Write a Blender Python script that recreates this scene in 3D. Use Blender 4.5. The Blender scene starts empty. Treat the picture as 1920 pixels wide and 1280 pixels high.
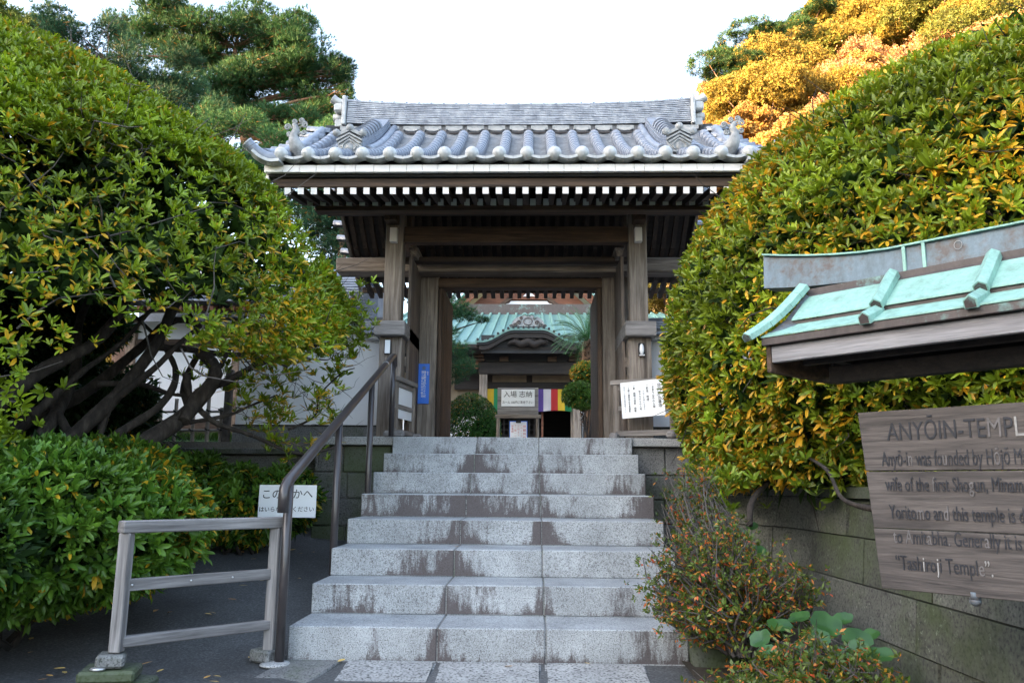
import bpy, bmesh, math, random
import numpy as np
from mathutils import Vector, Matrix, Euler
S = bpy.context.scene
C = S.collection
R = math.radians
random.seed(7)
rng = np.random.default_rng(11)

# ------------------------------------------------------------------ camera, sky, sun, exposure
F_PX, PITCH, YAW, ROLL = 1470.14, 0.181, -0.0282, 0.008
CAM = Vector((0.2158, -4.7401, 0.9953))
_r = Vector((math.cos(YAW), -math.sin(YAW), 0))
_f = Vector((math.sin(YAW) * math.cos(PITCH), math.cos(YAW) * math.cos(PITCH), math.sin(PITCH)))
_u = _r.cross(_f)
RGT = _r * math.cos(ROLL) + _u * math.sin(ROLL)
UPV = -_r * math.sin(ROLL) + _u * math.cos(ROLL)
cd = bpy.data.cameras.new('camera'); cam = bpy.data.objects.new('camera', cd); C.objects.link(cam)
cd.lens = F_PX / 1920 * 36; cd.sensor_width = 36; cd.clip_end = 4000; cd.clip_start = 0.05
M = Matrix((RGT, UPV, -_f)).transposed().to_4x4(); M.translation = CAM
cam.matrix_world = M
S.camera = cam

def at(u, v, Y):
    """world point on the plane y=Y seen at photo pixel (u, v)"""
    d = _f * F_PX + RGT * (u - 960) - UPV * (v - 640)
    return CAM + d * ((Y - CAM.y) / d.y)

SUN_DIR = Vector((-1.0, -0.45, 0.31)).normalized()       # towards the sun
w = bpy.data.worlds.new('World'); S.world = w; w.use_nodes = True
nt = w.node_tree; bg = nt.nodes['Background']
sk = nt.nodes.new('ShaderNodeTexSky'); sk.sky_type = 'NISHITA'; sk.sun_disc = False
sk.sun_elevation = math.asin(SUN_DIR.z); sk.sun_rotation = math.atan2(SUN_DIR.x, SUN_DIR.y)
sk.air_density = 1.0; sk.dust_density = 3.0; sk.ozone_density = 1.0; sk.altitude = 20
hs = nt.nodes.new('ShaderNodeHueSaturation'); hs.inputs['Saturation'].default_value = 0.82
nt.links.new(sk.outputs[0], hs.inputs['Color']); nt.links.new(hs.outputs[0], bg.inputs['Color'])
bg.inputs['Strength'].default_value = 0.15
sl = bpy.data.lights.new('sun', 'SUN'); sl.energy = 5.0; sl.angle = R(0.5); sl.color = (1.0, 0.60, 0.26)
so = bpy.data.objects.new('sun', sl); C.objects.link(so)
so.rotation_euler = (-SUN_DIR).to_track_quat('-Z', 'Y').to_euler()
S.view_settings.view_transform = 'Standard'; S.view_settings.look = 'None'
S.view_settings.gamma = 1; S.view_settings.use_curve_mapping = False
S.view_settings.exposure = 3.1
S.cycles.max_bounces = 8; S.cycles.diffuse_bounces = 3; S.cycles.glossy_bounces = 2
S.cycles.transmission_bounces = 3; S.cycles.transparent_max_bounces = 4
S.cycles.use_denoising = True

# ------------------------------------------------------------------ object helpers
def tag(o, label=None, cat=None, group=None, kind=None):
    if label: o['label'] = label
    if cat: o['category'] = cat
    if group: o['group'] = group
    if kind: o['kind'] = kind
    return o

def empty(name, loc, label=None, cat=None, group=None):
    o = bpy.data.objects.new(name, None); C.objects.link(o); o.location = loc
    o.empty_display_size = 0.1
    return tag(o, label, cat, group)

def wloc(o):
    v = Vector((0, 0, 0))
    while o: v = v + o.location; o = o.parent
    return v

def link(name, me, parent=None, m=None, loc=None):
    """link a mesh whose vertices are in world space under parent (empties are never rotated while building)"""
    o = bpy.data.objects.new(name, me); C.objects.link(o)
    if m:
        me.materials.clear()
        for k in (m if isinstance(m, (list, tuple)) else [m]): me.materials.append(k)
    if parent:
        o.parent = parent; o.location = -wloc(parent)
    if loc is not None: o.location = loc
    return o

class MB:
    """collects shapes into one bmesh"""
    def __init__(s): s.b = bmesh.new(); s.mi = 0
    def face(s, pts, sm=False):
        vs = [s.b.verts.new(p) for p in pts]; f = s.b.faces.new(vs); f.material_index = s.mi; f.smooth = sm; return s
    def hexa(s, p, sm=False, bev=0.0):
        vs = [s.b.verts.new(q) for q in p]; fs = []
        for a in ((3, 2, 1, 0), (4, 5, 6, 7), (0, 1, 5, 4), (1, 2, 6, 5), (2, 3, 7, 6), (3, 0, 4, 7)):
            f = s.b.faces.new([vs[i] for i in a]); f.material_index = s.mi; fs.append(f)
        if bev:
            es = list({e for f in fs for e in f.edges})
            bmesh.ops.bevel(s.b, geom=es, offset=bev, segments=1, affect='EDGES', profile=0.5)
        return s
    def box(s, x0, x1, y0, y1, z0, z1, bev=0.0):
        return s.hexa([(x0, y0, z0), (x1, y0, z0), (x1, y1, z0), (x0, y1, z0), (x0, y0, z1), (x1, y0, z1), (x1, y1, z1), (x0, y1, z1)], bev=bev)
    def beam(s, a, b, w, h, up=(0, 0, 1), bev=0.0):
        a = Vector(a); b = Vector(b); d = (b - a).normalized(); u = Vector(up); r = d.cross(u).normalized(); u = r.cross(d)
        r = r * w / 2; u = u * h / 2
        return s.hexa([a - r - u, a + r - u, b + r - u, b - r - u, a - r + u, a + r + u, b + r + u, b - r + u], bev=bev)
    def tube(s, pts, rad, n=8, caps=True, sm=True):
        pts = [Vector(p) for p in pts]; rings = []
        if not isinstance(rad, (list, tuple)): rad = [rad] * len(pts)
        ref = Vector((0, 0, 1)); pr = None
        for i, p in enumerate(pts):
            d = (pts[min(i + 1, len(pts) - 1)] - pts[max(i - 1, 0)]).normalized()
            if pr is None:
                r = d.cross(ref)
                if r.length < 0.1: r = d.cross(Vector((1, 0, 0)))
            else: r = pr - d * pr.dot(d)
            r.normalize(); pr = r; u = r.cross(d)
            rings.append([s.b.verts.new(p + (r * math.cos(2 * math.pi * k / n) + u * math.sin(2 * math.pi * k / n)) * rad[i]) for k in range(n)])
        for i in range(len(rings) - 1):
            for k in range(n):
                f = s.b.faces.new([rings[i][k], rings[i][(k + 1) % n], rings[i + 1][(k + 1) % n], rings[i + 1][k]]); f.smooth = sm; f.material_index = s.mi
        if caps:
            f = s.b.faces.new(rings[0][::-1]); f.material_index = s.mi; f = s.b.faces.new(rings[-1]); f.material_index = s.mi
        return s
    def sphere(s, c, r, seg=12, rings=8, sc=(1, 1, 1)):
        g = bmesh.ops.create_uvsphere(s.b, u_segments=seg, v_segments=rings, radius=r)
        for v in g['verts']:
            v.co = Vector((v.co.x * sc[0], v.co.y * sc[1], v.co.z * sc[2])) + Vector(c)
            for f in v.link_faces: f.smooth = True; f.material_index = s.mi
        return s
    def prism(s, poly, y0, y1, ax='y'):
        """polygon in the xz plane (or yz when ax='x') extruded along y (or x)"""
        mk = (lambda p, t: (p[0], t, p[1])) if ax == 'y' else ((lambda p, t: (t, p[0], p[1])) if ax == 'x' else (lambda p, t: (p[0], p[1], t)))
        a = [s.b.verts.new(mk(p, y0)) for p in poly]; b = [s.b.verts.new(mk(p, y1)) for p in poly]; n = len(poly)
        for i in range(n):
            f = s.b.faces.new([a[i], a[(i + 1) % n], b[(i + 1) % n], b[i]]); f.material_index = s.mi
        f = s.b.faces.new(a[::-1]); f.material_index = s.mi; f = s.b.faces.new(b); f.material_index = s.mi
        return s
    def grid(s, fn, nu, nv, sm=True):
        g = [[s.b.verts.new(fn(i / nu, j / nv)) for j in range(nv + 1)] for i in range(nu + 1)]
        for i in range(nu):
            for j in range(nv):
                f = s.b.faces.new([g[i][j], g[i + 1][j], g[i + 1][j + 1], g[i][j + 1]]); f.smooth = sm; f.material_index = s.mi
        return s
    def build(s, name, m, parent=None, mat4=None):
        bmesh.ops.recalc_face_normals(s.b, faces=s.b.faces[:])
        me = bpy.data.meshes.new(name); s.b.to_mesh(me); s.b.free()
        if mat4: me.transform(mat4)
        return link(name, me, parent, m)

def copy_tree(o, parent=None, dl=None):
    c = o.copy(); C.objects.link(c)
    if parent: c.parent = parent
    for ch in o.children: copy_tree(ch, c)
    return c

# ------------------------------------------------------------------ materials
def newmat(name):
    m = bpy.data.materials.new(name); m.use_nodes = True
    return m, m.node_tree, m.node_tree.nodes['Principled BSDF']

def N(nt, t, **kw):
    n = nt.nodes.new(t)
    for k, v in kw.items():
        if k.startswith('_'): setattr(n, k[1:], v)
        else: n.inputs[k].default_value = v
    return n

def coords(nt, scale=(1, 1, 1), kind='Object', rot=None):
    tc = N(nt, 'ShaderNodeTexCoord')
    if rot:
        m0 = N(nt, 'ShaderNodeMapping'); m0.inputs['Rotation'].default_value = (0, 0, rot); nt.links.new(tc.outputs[kind], m0.inputs['Vector'])
        mp = N(nt, 'ShaderNodeMapping'); mp.inputs['Scale'].default_value = scale; nt.links.new(m0.outputs[0], mp.inputs['Vector']); return mp.outputs[0]
    mp = N(nt, 'ShaderNodeMapping'); mp.inputs['Scale'].default_value = scale
    nt.links.new(tc.outputs[kind], mp.inputs['Vector']); return mp.outputs[0]

def ramp(nt, src, stops):
    r = N(nt, 'ShaderNodeValToRGB'); e = r.color_ramp.elements
    while len(e) < len(stops): e.new(0.5)
    for i, (p, c) in enumerate(stops):
        e[i].position = p; e[i].color = (*c, 1) if len(c) == 3 else c
    nt.links.new(src, r.inputs[0]); return r.outputs[0]

def mix(nt, fac, a, b, mode='MIX'):
    n = N(nt, 'ShaderNodeMixRGB', _blend_type=mode)
    for i, v in ((0, fac), (1, a), (2, b)):
        if isinstance(v, (int, float)): n.inputs[i].default_value = v
        elif isinstance(v, tuple): n.inputs[i].default_value = (*v, 1)
        else: nt.links.new(v, n.inputs[i])
    return n.outputs[0]

def noise(nt, vec, scale, detail=4, rough=0.55, dist=0.0):
    n = N(nt, 'ShaderNodeTexNoise', Scale=scale, Detail=detail, Roughness=rough, Distortion=dist); nt.links.new(vec, n.inputs['Vector']); return n.outputs[0]

def bump(nt, bs, h, strength=0.3, dist=0.01):
    b = N(nt, 'ShaderNodeBump', Strength=strength, Distance=dist); nt.links.new(h, b.inputs['Height']); nt.links.new(b.outputs[0], bs.inputs['Normal'])

def gray(c): return (c, c, c)

def mat_wood(name, dark, light, axis='x', rough=0.75, knots=True, scale=1.0, rot=None):
    m, nt, bs = newmat(name)
    s = {'x': (1.2, 22, 22), 'y': (22, 1.2, 22), 'z': (22, 22, 1.2)}[axis]
    s = tuple(k * scale for k in s)
    v = coords(nt, s, rot=rot); g = noise(nt, v, 1.0, 6, 0.62, 0.9)
    s2 = tuple(k * 5 for k in s); g2 = noise(nt, coords(nt, s2, rot=rot), 1.0, 3, 0.6)
    b = noise(nt, coords(nt, (1, 1, 1)), 2.3, 4)
    c = ramp(nt, g, [(0.30, dark), (0.48, tuple((a + c) / 2 for a, c in zip(dark, light))), (0.66, light)])
    c = mix(nt, 0.55, c, ramp(nt, g2, [(0.3, gray(0.55)), (0.7, gray(1.25))]), 'MULTIPLY')
    c = mix(nt, 0.6, c, ramp(nt, b, [(0.25, gray(0.62)), (0.75, gray(1.3))]), 'MULTIPLY')
    nt.links.new(c, bs.inputs['Base Color']); bs.inputs['Roughness'].default_value = rough
    h = mix(nt, 0.5, g, g2); bump(nt, bs, h, 0.45, 0.006)
    return m

def mat_noise(name, cols, scale, rough=0.8, bmp=0.3, bdist=0.01, detail=6, metal=0.0, sc2=None, amt2=0.5, spec=None, sxyz=(1, 1, 1)):
    m, nt, bs = newmat(name); v = coords(nt, sxyz); n = noise(nt, v, scale, detail, 0.6)
    k = len(cols); c = ramp(nt, n, [(0.25 + 0.5 * i / max(1, k - 1), cc) for i, cc in enumerate(cols)])
    if sc2:
        n2 = noise(nt, v, sc2, 5, 0.6); c = mix(nt, amt2, c, ramp(nt, n2, [(0.3, gray(0.45)), (0.7, gray(1.35))]), 'MULTIPLY')
    nt.links.new(c, bs.inputs['Base Color']); bs.inputs['Roughness'].default_value = rough; bs.inputs['Metallic'].default_value = metal
    if spec is not None: bs.inputs['Specular IOR Level'].default_value = spec
    if bmp: bump(nt, bs, n, bmp, bdist)
    return m

def mat_flat(name, col, rough=0.6, var=0.15, scale=8):
    return mat_noise(name, [tuple(c * (1 - var) for c in col), tuple(min(1, c * (1 + var)) for c in col)], scale, rough, 0.1, 0.003)

def mat_leaf(name, rough=0.42, trans=0.25, tint=(1, 1, 1), var_scale=1.3, spec=0.4):
    m, nt, bs = newmat(name)
    a = N(nt, 'ShaderNodeAttribute', _attribute_name='Col')
    n = noise(nt, coords(nt), var_scale, 3)
    c = mix(nt, 0.8, a.outputs['Color'], ramp(nt, n, [(0.32, gray(0.5)), (0.68, gray(1.35))]), 'MULTIPLY')
    c = mix(nt, 1.0, c, tint, 'MULTIPLY')
    nt.links.new(c, bs.inputs['Base Color']); bs.inputs['Roughness'].default_value = rough
    bs.inputs['Specular IOR Level'].default_value = spec
    if trans:
        tr = N(nt, 'ShaderNodeBsdfTranslucent'); nt.links.new(c, tr.inputs[0])
        mx = N(nt, 'ShaderNodeMixShader', Fac=trans); out = nt.nodes['Material Output']
        nt.links.new(bs.outputs[0], mx.inputs[1]); nt.links.new(tr.outputs[0], mx.inputs[2]); nt.links.new(mx.outputs[0], out.inputs[0])
    return m

def mat_granite(name, base=0.42, dark=0.1, stains=False, tint=(1, 1.0, 0.98), speck=260, patchy=0.5, moss=0.0, lichen=False):
    m, nt, bs = newmat(name); v = coords(nt)
    n1 = noise(nt, v, speck, 2, 0.5); n2 = noise(nt, v, speck * 0.35, 3, 0.6); n3 = noise(nt, v, 3.5, 5, 0.6)
    b = tuple(base * t for t in tint)
    c = ramp(nt, n1, [(0.34, gray(dark)), (0.46, tuple(k * 0.85 for k in b)), (0.62, b), (0.75, tuple(min(1, k * 1.3) for k in b))])
    c = mix(nt, 0.7, c, ramp(nt, n2, [(0.30, gray(0.4)), (0.42, gray(1.0)), (0.75, gray(1.12))]), 'MULTIPLY')
    c = mix(nt, patchy, c, ramp(nt, n3, [(0.3, gray(0.62)), (0.7, gray(1.18))]), 'MULTIPLY')
    if lichen:
        nl = noise(nt, v, 34, 4, 0.7); nl2 = noise(nt, v, 3.1, 3); c = mix(nt, mix(nt, 1.0, ramp(nt, nl, [(0.60, gray(0)), (0.66, gray(.8))]), ramp(nt, nl2, [(0.42, gray(0.1)), (0.62, gray(1))]), 'MULTIPLY'), c, (.26, .29, .23))
    if moss:
        n4 = noise(nt, v, 2.2, 6, 0.65); c = mix(nt, ramp(nt, n4, [(0.6 - moss * 0.4, gray(0)), (0.8 - moss * 0.3, gray(0.75))]), c, (0.05, 0.075, 0.02))
    if stains:
        ge = N(nt, 'ShaderNodeNewGeometry'); sp = N(nt, 'ShaderNodeSeparateXYZ'); nt.links.new(ge.outputs['Position'], sp.inputs[0])
        def mth(op, a, b=None, cl=False):
            q = N(nt, 'ShaderNodeMath', _operation=op, _use_clamp=cl)
            for i, x in enumerate((a, b)):
                if x is None: continue
                if isinstance(x, (int, float)): q.inputs[i].default_value = x
                else: nt.links.new(x, q.inputs[i])
            return q.outputs[0]
        zs = mth('DIVIDE', sp.outputs[2], 0.1833); fr = mth('FRACT', zs); fl = mth('FLOOR', zs)
        low = mth('POWER', mth('SUBTRACT', 1.0, fr, True), 5.0)
        def joint(x0, wd):
            d = mth('ABSOLUTE', mth('SUBTRACT', sp.outputs[0], x0)); wv = mth('MULTIPLY', mth('SUBTRACT', 1.55, fr), wd)
            return mth('SUBTRACT', 1.0, mth('DIVIDE', d, wv), True)
        j = mth('ADD', joint(-0.335, 0.13), joint(0.28, 0.17))
        # per step amount of grime: wandering noise plus a heavier fourth riser
        cb = N(nt, 'ShaderNodeCombineXYZ'); nt.links.new(mth('MULTIPLY', sp.outputs[0], 1.7), cb.inputs[0]); nt.links.new(mth('MULTIPLY', fl, 3.7), cb.inputs[2])
        per = noise(nt, cb.outputs[0], 1.0, 3, 0.6)
        cmpn = N(nt, 'ShaderNodeMath', _operation='COMPARE'); nt.links.new(fl, cmpn.inputs[0]); cmpn.inputs[1].default_value = 4.0; cmpn.inputs[2].default_value = 0.4
        tot = mth('ADD', mth('MULTIPLY', low, 0.45), mth('MULTIPLY', j, 0.62))
        tot = mth('ADD', tot, mth('MULTIPLY', mth('SUBTRACT', per, 0.50), 4.2))
        tot = mth('ADD', tot, mth('MULTIPLY', cmpn.outputs[0], 0.42))
        st = noise(nt, coords(nt, (26, 26, 6)), 1.0, 5, 0.7)
        st2 = noise(nt, coords(nt, (1, 1, 1)), 95, 2, 0.7)
        tot = mth('ADD', tot, mth('MULTIPLY', mth('SUBTRACT', mth('ADD', mth('MULTIPLY', st, 0.7), mth('MULTIPLY', st2, 0.3)), 0.5), 2.4))
        sn = N(nt, 'ShaderNodeSeparateXYZ'); nt.links.new(ge.outputs['True Normal'], sn.inputs[0])
        riser = mth('LESS_THAN', mth('ABSOLUTE', sn.outputs[2]), 0.5)
        fac = mth('MULTIPLY', mth('MULTIPLY', mth('SUBTRACT', tot, 0.27, False), 2.6, True), riser, True)
        c = mix(nt, mth('MULTIPLY', fac, 0.9), c, mix(nt, 0.6, (0.05, 0.036, 0.036), mix(nt, st2, (0.018, 0.014, 0.016), (0.12, 0.09, 0.086))))
    nt.links.new(c, bs.inputs['Base Color']); bs.inputs['Roughness'].default_value = 0.7
    bump(nt, bs, n2, 0.25, 0.004)
    return m

MT = {}
for ax in 'xyz':
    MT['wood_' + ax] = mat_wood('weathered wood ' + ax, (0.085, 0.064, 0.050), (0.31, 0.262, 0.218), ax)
    MT['brown_' + ax] = mat_wood('brown wood ' + ax, (0.026, 0.014, 0.009), (0.11, 0.067, 0.041), ax)
    MT['panel_' + ax] = mat_wood('panel wood ' + ax, (0.06, 0.045, 0.036), (0.24, 0.19, 0.155), ax, scale=.8)
    MT['soffit_' + ax] = mat_wood('soffit wood ' + ax, (0.014, 0.009, 0.007), (0.055, 0.036, 0.026), ax)  # darkened copy of the brown wood; under-eave shade is in the colour
    MT['tan_' + ax] = mat_wood('tan wood ' + ax, (0.17, 0.11, 0.07), (0.36, 0.26, 0.19), ax)
    MT['grey_' + ax] = mat_wood('grey wood ' + ax, (0.12, 0.11, 0.105), (0.33, 0.31, 0.30), ax)
MT['dark_wood'] = mat_wood('dark wood', (0.007, 0.005, 0.0045), (0.03, 0.022, 0.018), 'x')
MT['red_wood'] = mat_wood('red brown wood', (0.09, 0.033, 0.018), (0.21, 0.085, 0.045), 'x')
MT['board_wood'] = mat_wood('sign board wood', (0.032, 0.027, 0.026), (0.13, 0.110, 0.100), 'x', scale=1.8, rot=R(47.5))
MT['fascia_m'] = mat_wood('silver wood', (0.13, 0.12, 0.125), (0.36, 0.35, 0.36), 'x', rot=R(47.5))
MT['tan_panel'] = mat_noise('aged cream panel', [(.15,.115,.075),(.24,.19,.13)], 3, .8, .1)
MT['white_wood'] = mat_flat('white painted wood', (0.83, 0.80, 0.78), 0.6, 0.04)
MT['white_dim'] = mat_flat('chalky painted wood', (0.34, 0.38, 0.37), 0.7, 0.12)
MT['plaster'] = mat_noise('white plaster', [(0.80, 0.80, 0.80), (0.88, 0.88, 0.88), (0.90, 0.90, 0.90)], 1.6, 0.8, 0.15, 0.01, sc2=0.7, amt2=0.12)
MT['tile'] = mat_noise('grey roof tile', [(0.10, 0.116, 0.15), (0.185, 0.21, 0.26), (0.27, 0.295, 0.345)], 7, 0.36, 0.12, 0.004, sc2=30, amt2=0.3, spec=0.6)
MT['tile_pale'] = mat_noise('pale eave tile', [(0.27, 0.28, 0.285), (0.39, 0.405, 0.41), (0.49, 0.50, 0.50)], 9, 0.45, 0.1, 0.003, sc2=26, amt2=0.3)
MT['tile_dark'] = mat_noise('dark tile', [(0.05, 0.05, 0.055), (0.13, 0.13, 0.14)], 14, 0.6, 0.2, 0.004)
MT['tile_orn'] = mat_noise('ornament tile', [(0.11, 0.115, 0.12), (0.24, 0.25, 0.255), (0.33, 0.34, 0.34)], 18, 0.55, 0.3, 0.004)
MT['mortar'] = mat_flat('pale mortar', (0.34, 0.34, 0.34), 0.9)
MT['black'] = mat_flat('black board', (0.02, 0.02, 0.022), 0.7)
MT['step'] = mat_granite('granite step', 0.40, 0.15, True, tint=(0.95, 1.0, 1.03), speck=150, patchy=.8)
MT['granite'] = mat_granite('pale granite', 0.42, 0.10, False, moss=0.12, speck=140)
MT['slab'] = mat_granite('rough slab', 0.36, 0.06, False, speck=70, patchy=0.6)
MT['dark_stone'] = mat_granite('dark wall stone', 0.13, 0.035, False, speck=90, moss=0.45)
MT['dark_stone2'] = mat_granite('grey wall stone', 0.20, 0.05, False, speck=90, moss=0.25, patchy=0.8)
MT['moss_stone'] = mat_granite('mossy stone', 0.14, 0.03, False, speck=60, moss=0.9)
MT['moss_wall'] = mat_granite('mossy green wall', 0.10, 0.04, False, tint=(.98, 1.03, .80), speck=60, moss=0.35, patchy=1.0, lichen=True)
MT['moss_wall2'] = mat_granite('mossy grey wall', 0.14, 0.05, False, tint=(1, 1.02, .88), speck=70, moss=0.2, patchy=1.0, lichen=True)
MT['tile_shade'] = mat_noise('pan tile', [(0.10, 0.11, 0.125), (0.17, 0.18, 0.20), (0.24, 0.25, 0.27)], 7, 0.45, 0.12, 0.004, sc2=40, amt2=0.3)
MT['tile_ridge'] = mat_noise('ridge tile', [(0.13, 0.145, 0.18), (0.26, 0.285, 0.33), (0.42, 0.44, 0.48)], 9, 0.4, 0.12, 0.004, sc2=20, amt2=0.35)
MT['asphalt'] = mat_noise('asphalt', [(0.03, 0.032, 0.035), (0.075, 0.077, 0.08), (0.17, 0.172, 0.175)], 70, 0.75, 0.5, 0.004, sc2=1.1, amt2=0.85)
MT['soil'] = mat_noise('soil', [(0.02, 0.015, 0.01), (0.06, 0.045, 0.03)], 9, 0.95, 0.6, 0.02, sc2=50)
MT['court'] = mat_noise('courtyard gravel', [(0.12, 0.11, 0.10), (0.25, 0.23, 0.21)], 60, 0.9, 0.4, 0.01, sc2=1)
MT['hillsoil'] = mat_noise('hill undergrowth', [(0.03, 0.028, 0.012), (0.07, 0.055, 0.025), (0.10, 0.075, 0.035)], 0.9, 0.95, 0.8, 0.3, sc2=6)
MT['metal_rail'] = mat_noise('brown painted metal', [(0.036, 0.031, 0.032), (0.056, 0.048, 0.048)], 12, 0.32, 0.03, 0.001, spec=0.6)
MT['bolt'] = mat_noise('steel', [(0.5, 0.5, 0.5), (0.65, 0.65, 0.65)], 20, 0.35, 0, metal=0.7)
MT['sign_white'] = mat_flat('white sign face', (0.84, 0.86, 0.88), 0.45, 0.015)
MT['ink'] = mat_flat('black ink', (0.02, 0.02, 0.025), 0.5)
MT['ink_faded'] = mat_flat('faded ink', (0.23, 0.25, 0.28), 0.5)
MT['ink_red'] = mat_flat('red ink', (0.65, 0.16, 0.15), 0.5)
MT['ink_pale'] = mat_flat('flaked pale paint', (0.30, 0.29, 0.28), 0.7, .4, 50)
MT['ink_dark'] = mat_flat('worn dark paint', (0.02, 0.022, 0.03), 0.6, 0.5, 60)
MT['blue'] = mat_flat('blue enamel', (0.015, 0.16, 0.72), 0.4, 0.03)
MT['bark'] = mat_noise('dark bark', [(0.010, 0.008, 0.006), (0.032, 0.024, 0.019), (0.075, 0.06, 0.05)], 24, 0.9, 0.8, 0.012, sc2=4, sxyz=(1, 1, 0.4))
MT['bark_grey'] = mat_noise('grey bark', [(0.05, 0.043, 0.038), (0.12, 0.105, 0.095)], 20, 0.9, 0.6, 0.01)
MT['bark_cycad'] = mat_noise('cycad bark', [(0.02, 0.013, 0.009), (0.08, 0.045, 0.025), (0.16, 0.08, 0.03)], 22, 0.9, 0.6, 0.01)
MT['bark_red'] = mat_noise('reddish bark', [(0.10, 0.05, 0.03), (0.24, 0.13, 0.08)], 8, 0.9, 0.6, 0.03)
MT['bark_pale'] = mat_noise('pale twig bark', [(0.16, 0.10, 0.07), (0.32, 0.22, 0.16)], 8, 0.9, 0.3, 0.02)
MT['leaf'] = mat_leaf('azalea leaf', 0.40, 0.3)
MT['leaf_dull'] = mat_leaf('dull leaf', 0.6, 0.25, spec=0.25)
MT['leaf_big'] = mat_leaf('glossy leaf', 0.28, 0.1, spec=0.5)
MT['needle'] = mat_leaf('needles', 0.6, 0.2, var_scale=0.5, spec=0.2)
MT['bamboo'] = mat_noise('dry bamboo', [(0.17, 0.15, 0.13), (0.30, 0.27, 0.24), (0.38, 0.35, 0.31)], 6, 0.6, 0.1, 0.003, sxyz=(3, 3, 0.6))
MT['rope'] = mat_flat('black rope', (0.012, 0.012, 0.012), 0.9)

def mat_copper(name, green=0.62, brown=(0.13, 0.095, 0.08), teal=(0.23, 0.40, 0.34), bias=0.0):
    m, nt, bs = newmat(name); v = coords(nt)
    n = noise(nt, v, 2.6, 6, 0.62); n2 = noise(nt, v, 26, 5, 0.65)
    t2 = tuple(k * 1.25 for k in teal); c = mix(nt, ramp(nt, n2, [(0.3, gray(0)), (0.7, gray(1))]), teal, t2)
    f = mix(nt, 0.35, n, n2)
    c = mix(nt, ramp(nt, f, [(green, gray(0)), (green + 0.10, gray(1))]), c, brown)
    n3 = noise(nt, coords(nt, (9, 9, 2.5)), 2.2, 5, 0.7); n4 = noise(nt, v, 90, 3, .7)
    c = mix(nt, .75, c, ramp(nt, n3, [(0.30, (.62, .60, .58)), (0.5, (.95, .96, .97)), (0.72, (1.22, 1.2, 1.2))]), 'MULTIPLY'); c = mix(nt, .5, c, ramp(nt, n4, [(0.3, gray(.75)), (0.7, gray(1.15))]), 'MULTIPLY')
    nt.links.new(c, bs.inputs['Base Color']); bs.inputs['Roughness'].default_value = 0.55; bs.inputs['Metallic'].default_value = 0.1
    bump(nt, bs, n2, 0.12, 0.002); return m
MT['copper'] = mat_copper('verdigris copper', 0.66)
MT['copper_brown'] = mat_copper('brown copper', 0.36, brown=(0.085, 0.068, 0.064), teal=(0.17, 0.30, 0.28))
MT['copper_blue'] = mat_copper('blue grey copper', 0.50, brown=(0.10, 0.085, 0.08), teal=(0.115, 0.16, 0.195))
MT['copper_far'] = mat_copper('hall roof copper', 0.75, teal=(0.16, 0.29, 0.26))

# ------------------------------------------------------------------ lettering
def text(body, size, m, M4, parent, name='lettering', sx=1.0, ext=0.0012, align='CENTER', marks=None, sp=1.0):
    cu = bpy.data.curves.new('t', 'FONT'); cu.body = body; cu.size = size; cu.align_x = align; cu.align_y = 'CENTER'
    cu.extrude = ext; cu.space_character = sp; cu.resolution_u = 3
    mats = m if isinstance(m, (list, tuple)) else [m]
    for k in mats: cu.materials.append(k)
    if marks:
        for i, ch in enumerate(marks[:len(body)]):
            if ch != '.': cu.body_format[i].material_index = int(ch)
    o = bpy.data.objects.new('t', cu); C.objects.link(o)
    me = bpy.data.meshes.new_from_object(o.evaluated_get(bpy.context.evaluated_depsgraph_get()))
    bpy.data.objects.remove(o); bpy.data.curves.remove(cu)
    me.transform(M4 @ Matrix.Diagonal((sx, 1, 1, 1)))
    ob = bpy.data.objects.new(name, me); C.objects.link(ob)
    ob.parent = parent; ob.location = -wloc(parent)
    return ob

def frame(o, r, u):
    """matrix taking text x,y to directions r,u at origin o"""
    r = Vector(r).normalized(); u = Vector(u).normalized(); n = r.cross(u)
    m = Matrix((r, u, n)).transposed().to_4x4(); m.translation = Vector(o); return m

# ------------------------------------------------------------------ foliage (numpy)
T_LEAF = np.array([[0, 0, 0], [.40, -.47, .07], [.42, 0, 0], [.40, .47, .07], [.80, -.40, .03], [.82, 0, -.03], [.80, .40, .03], [1, 0, -.09]])
F_LEAF = [(0, 1, 2), (0, 2, 3), (1, 4, 5, 2), (2, 5, 6, 3), (4, 7, 5), (5, 7, 6)]
T_L6 = np.array([[0, 0, 0], [.36, -.46, .06], [.36, .46, .06], [.78, -.40, .02], [.78, .40, .02], [1, 0, -.08], [.52, 0, -.03]])
F_L6 = [(0, 1, 6), (0, 6, 2), (1, 3, 6), (2, 6, 4), (3, 5, 6), (4, 6, 5)]
T_DIA = np.array([[0, 0, 0], [.5, -.5, .06], [1, 0, -.05], [.5, .5, .06]])
F_DIA = [(0, 1, 2, 3)]
T_BLADE = np.array([[0, -.5, 0], [0, .5, 0], [1, 0, 0]])
F_BLADE = [(0, 1, 2)]

def unit(a): return a / np.maximum(np.linalg.norm(a, axis=-1, keepdims=True), 1e-9)

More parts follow.
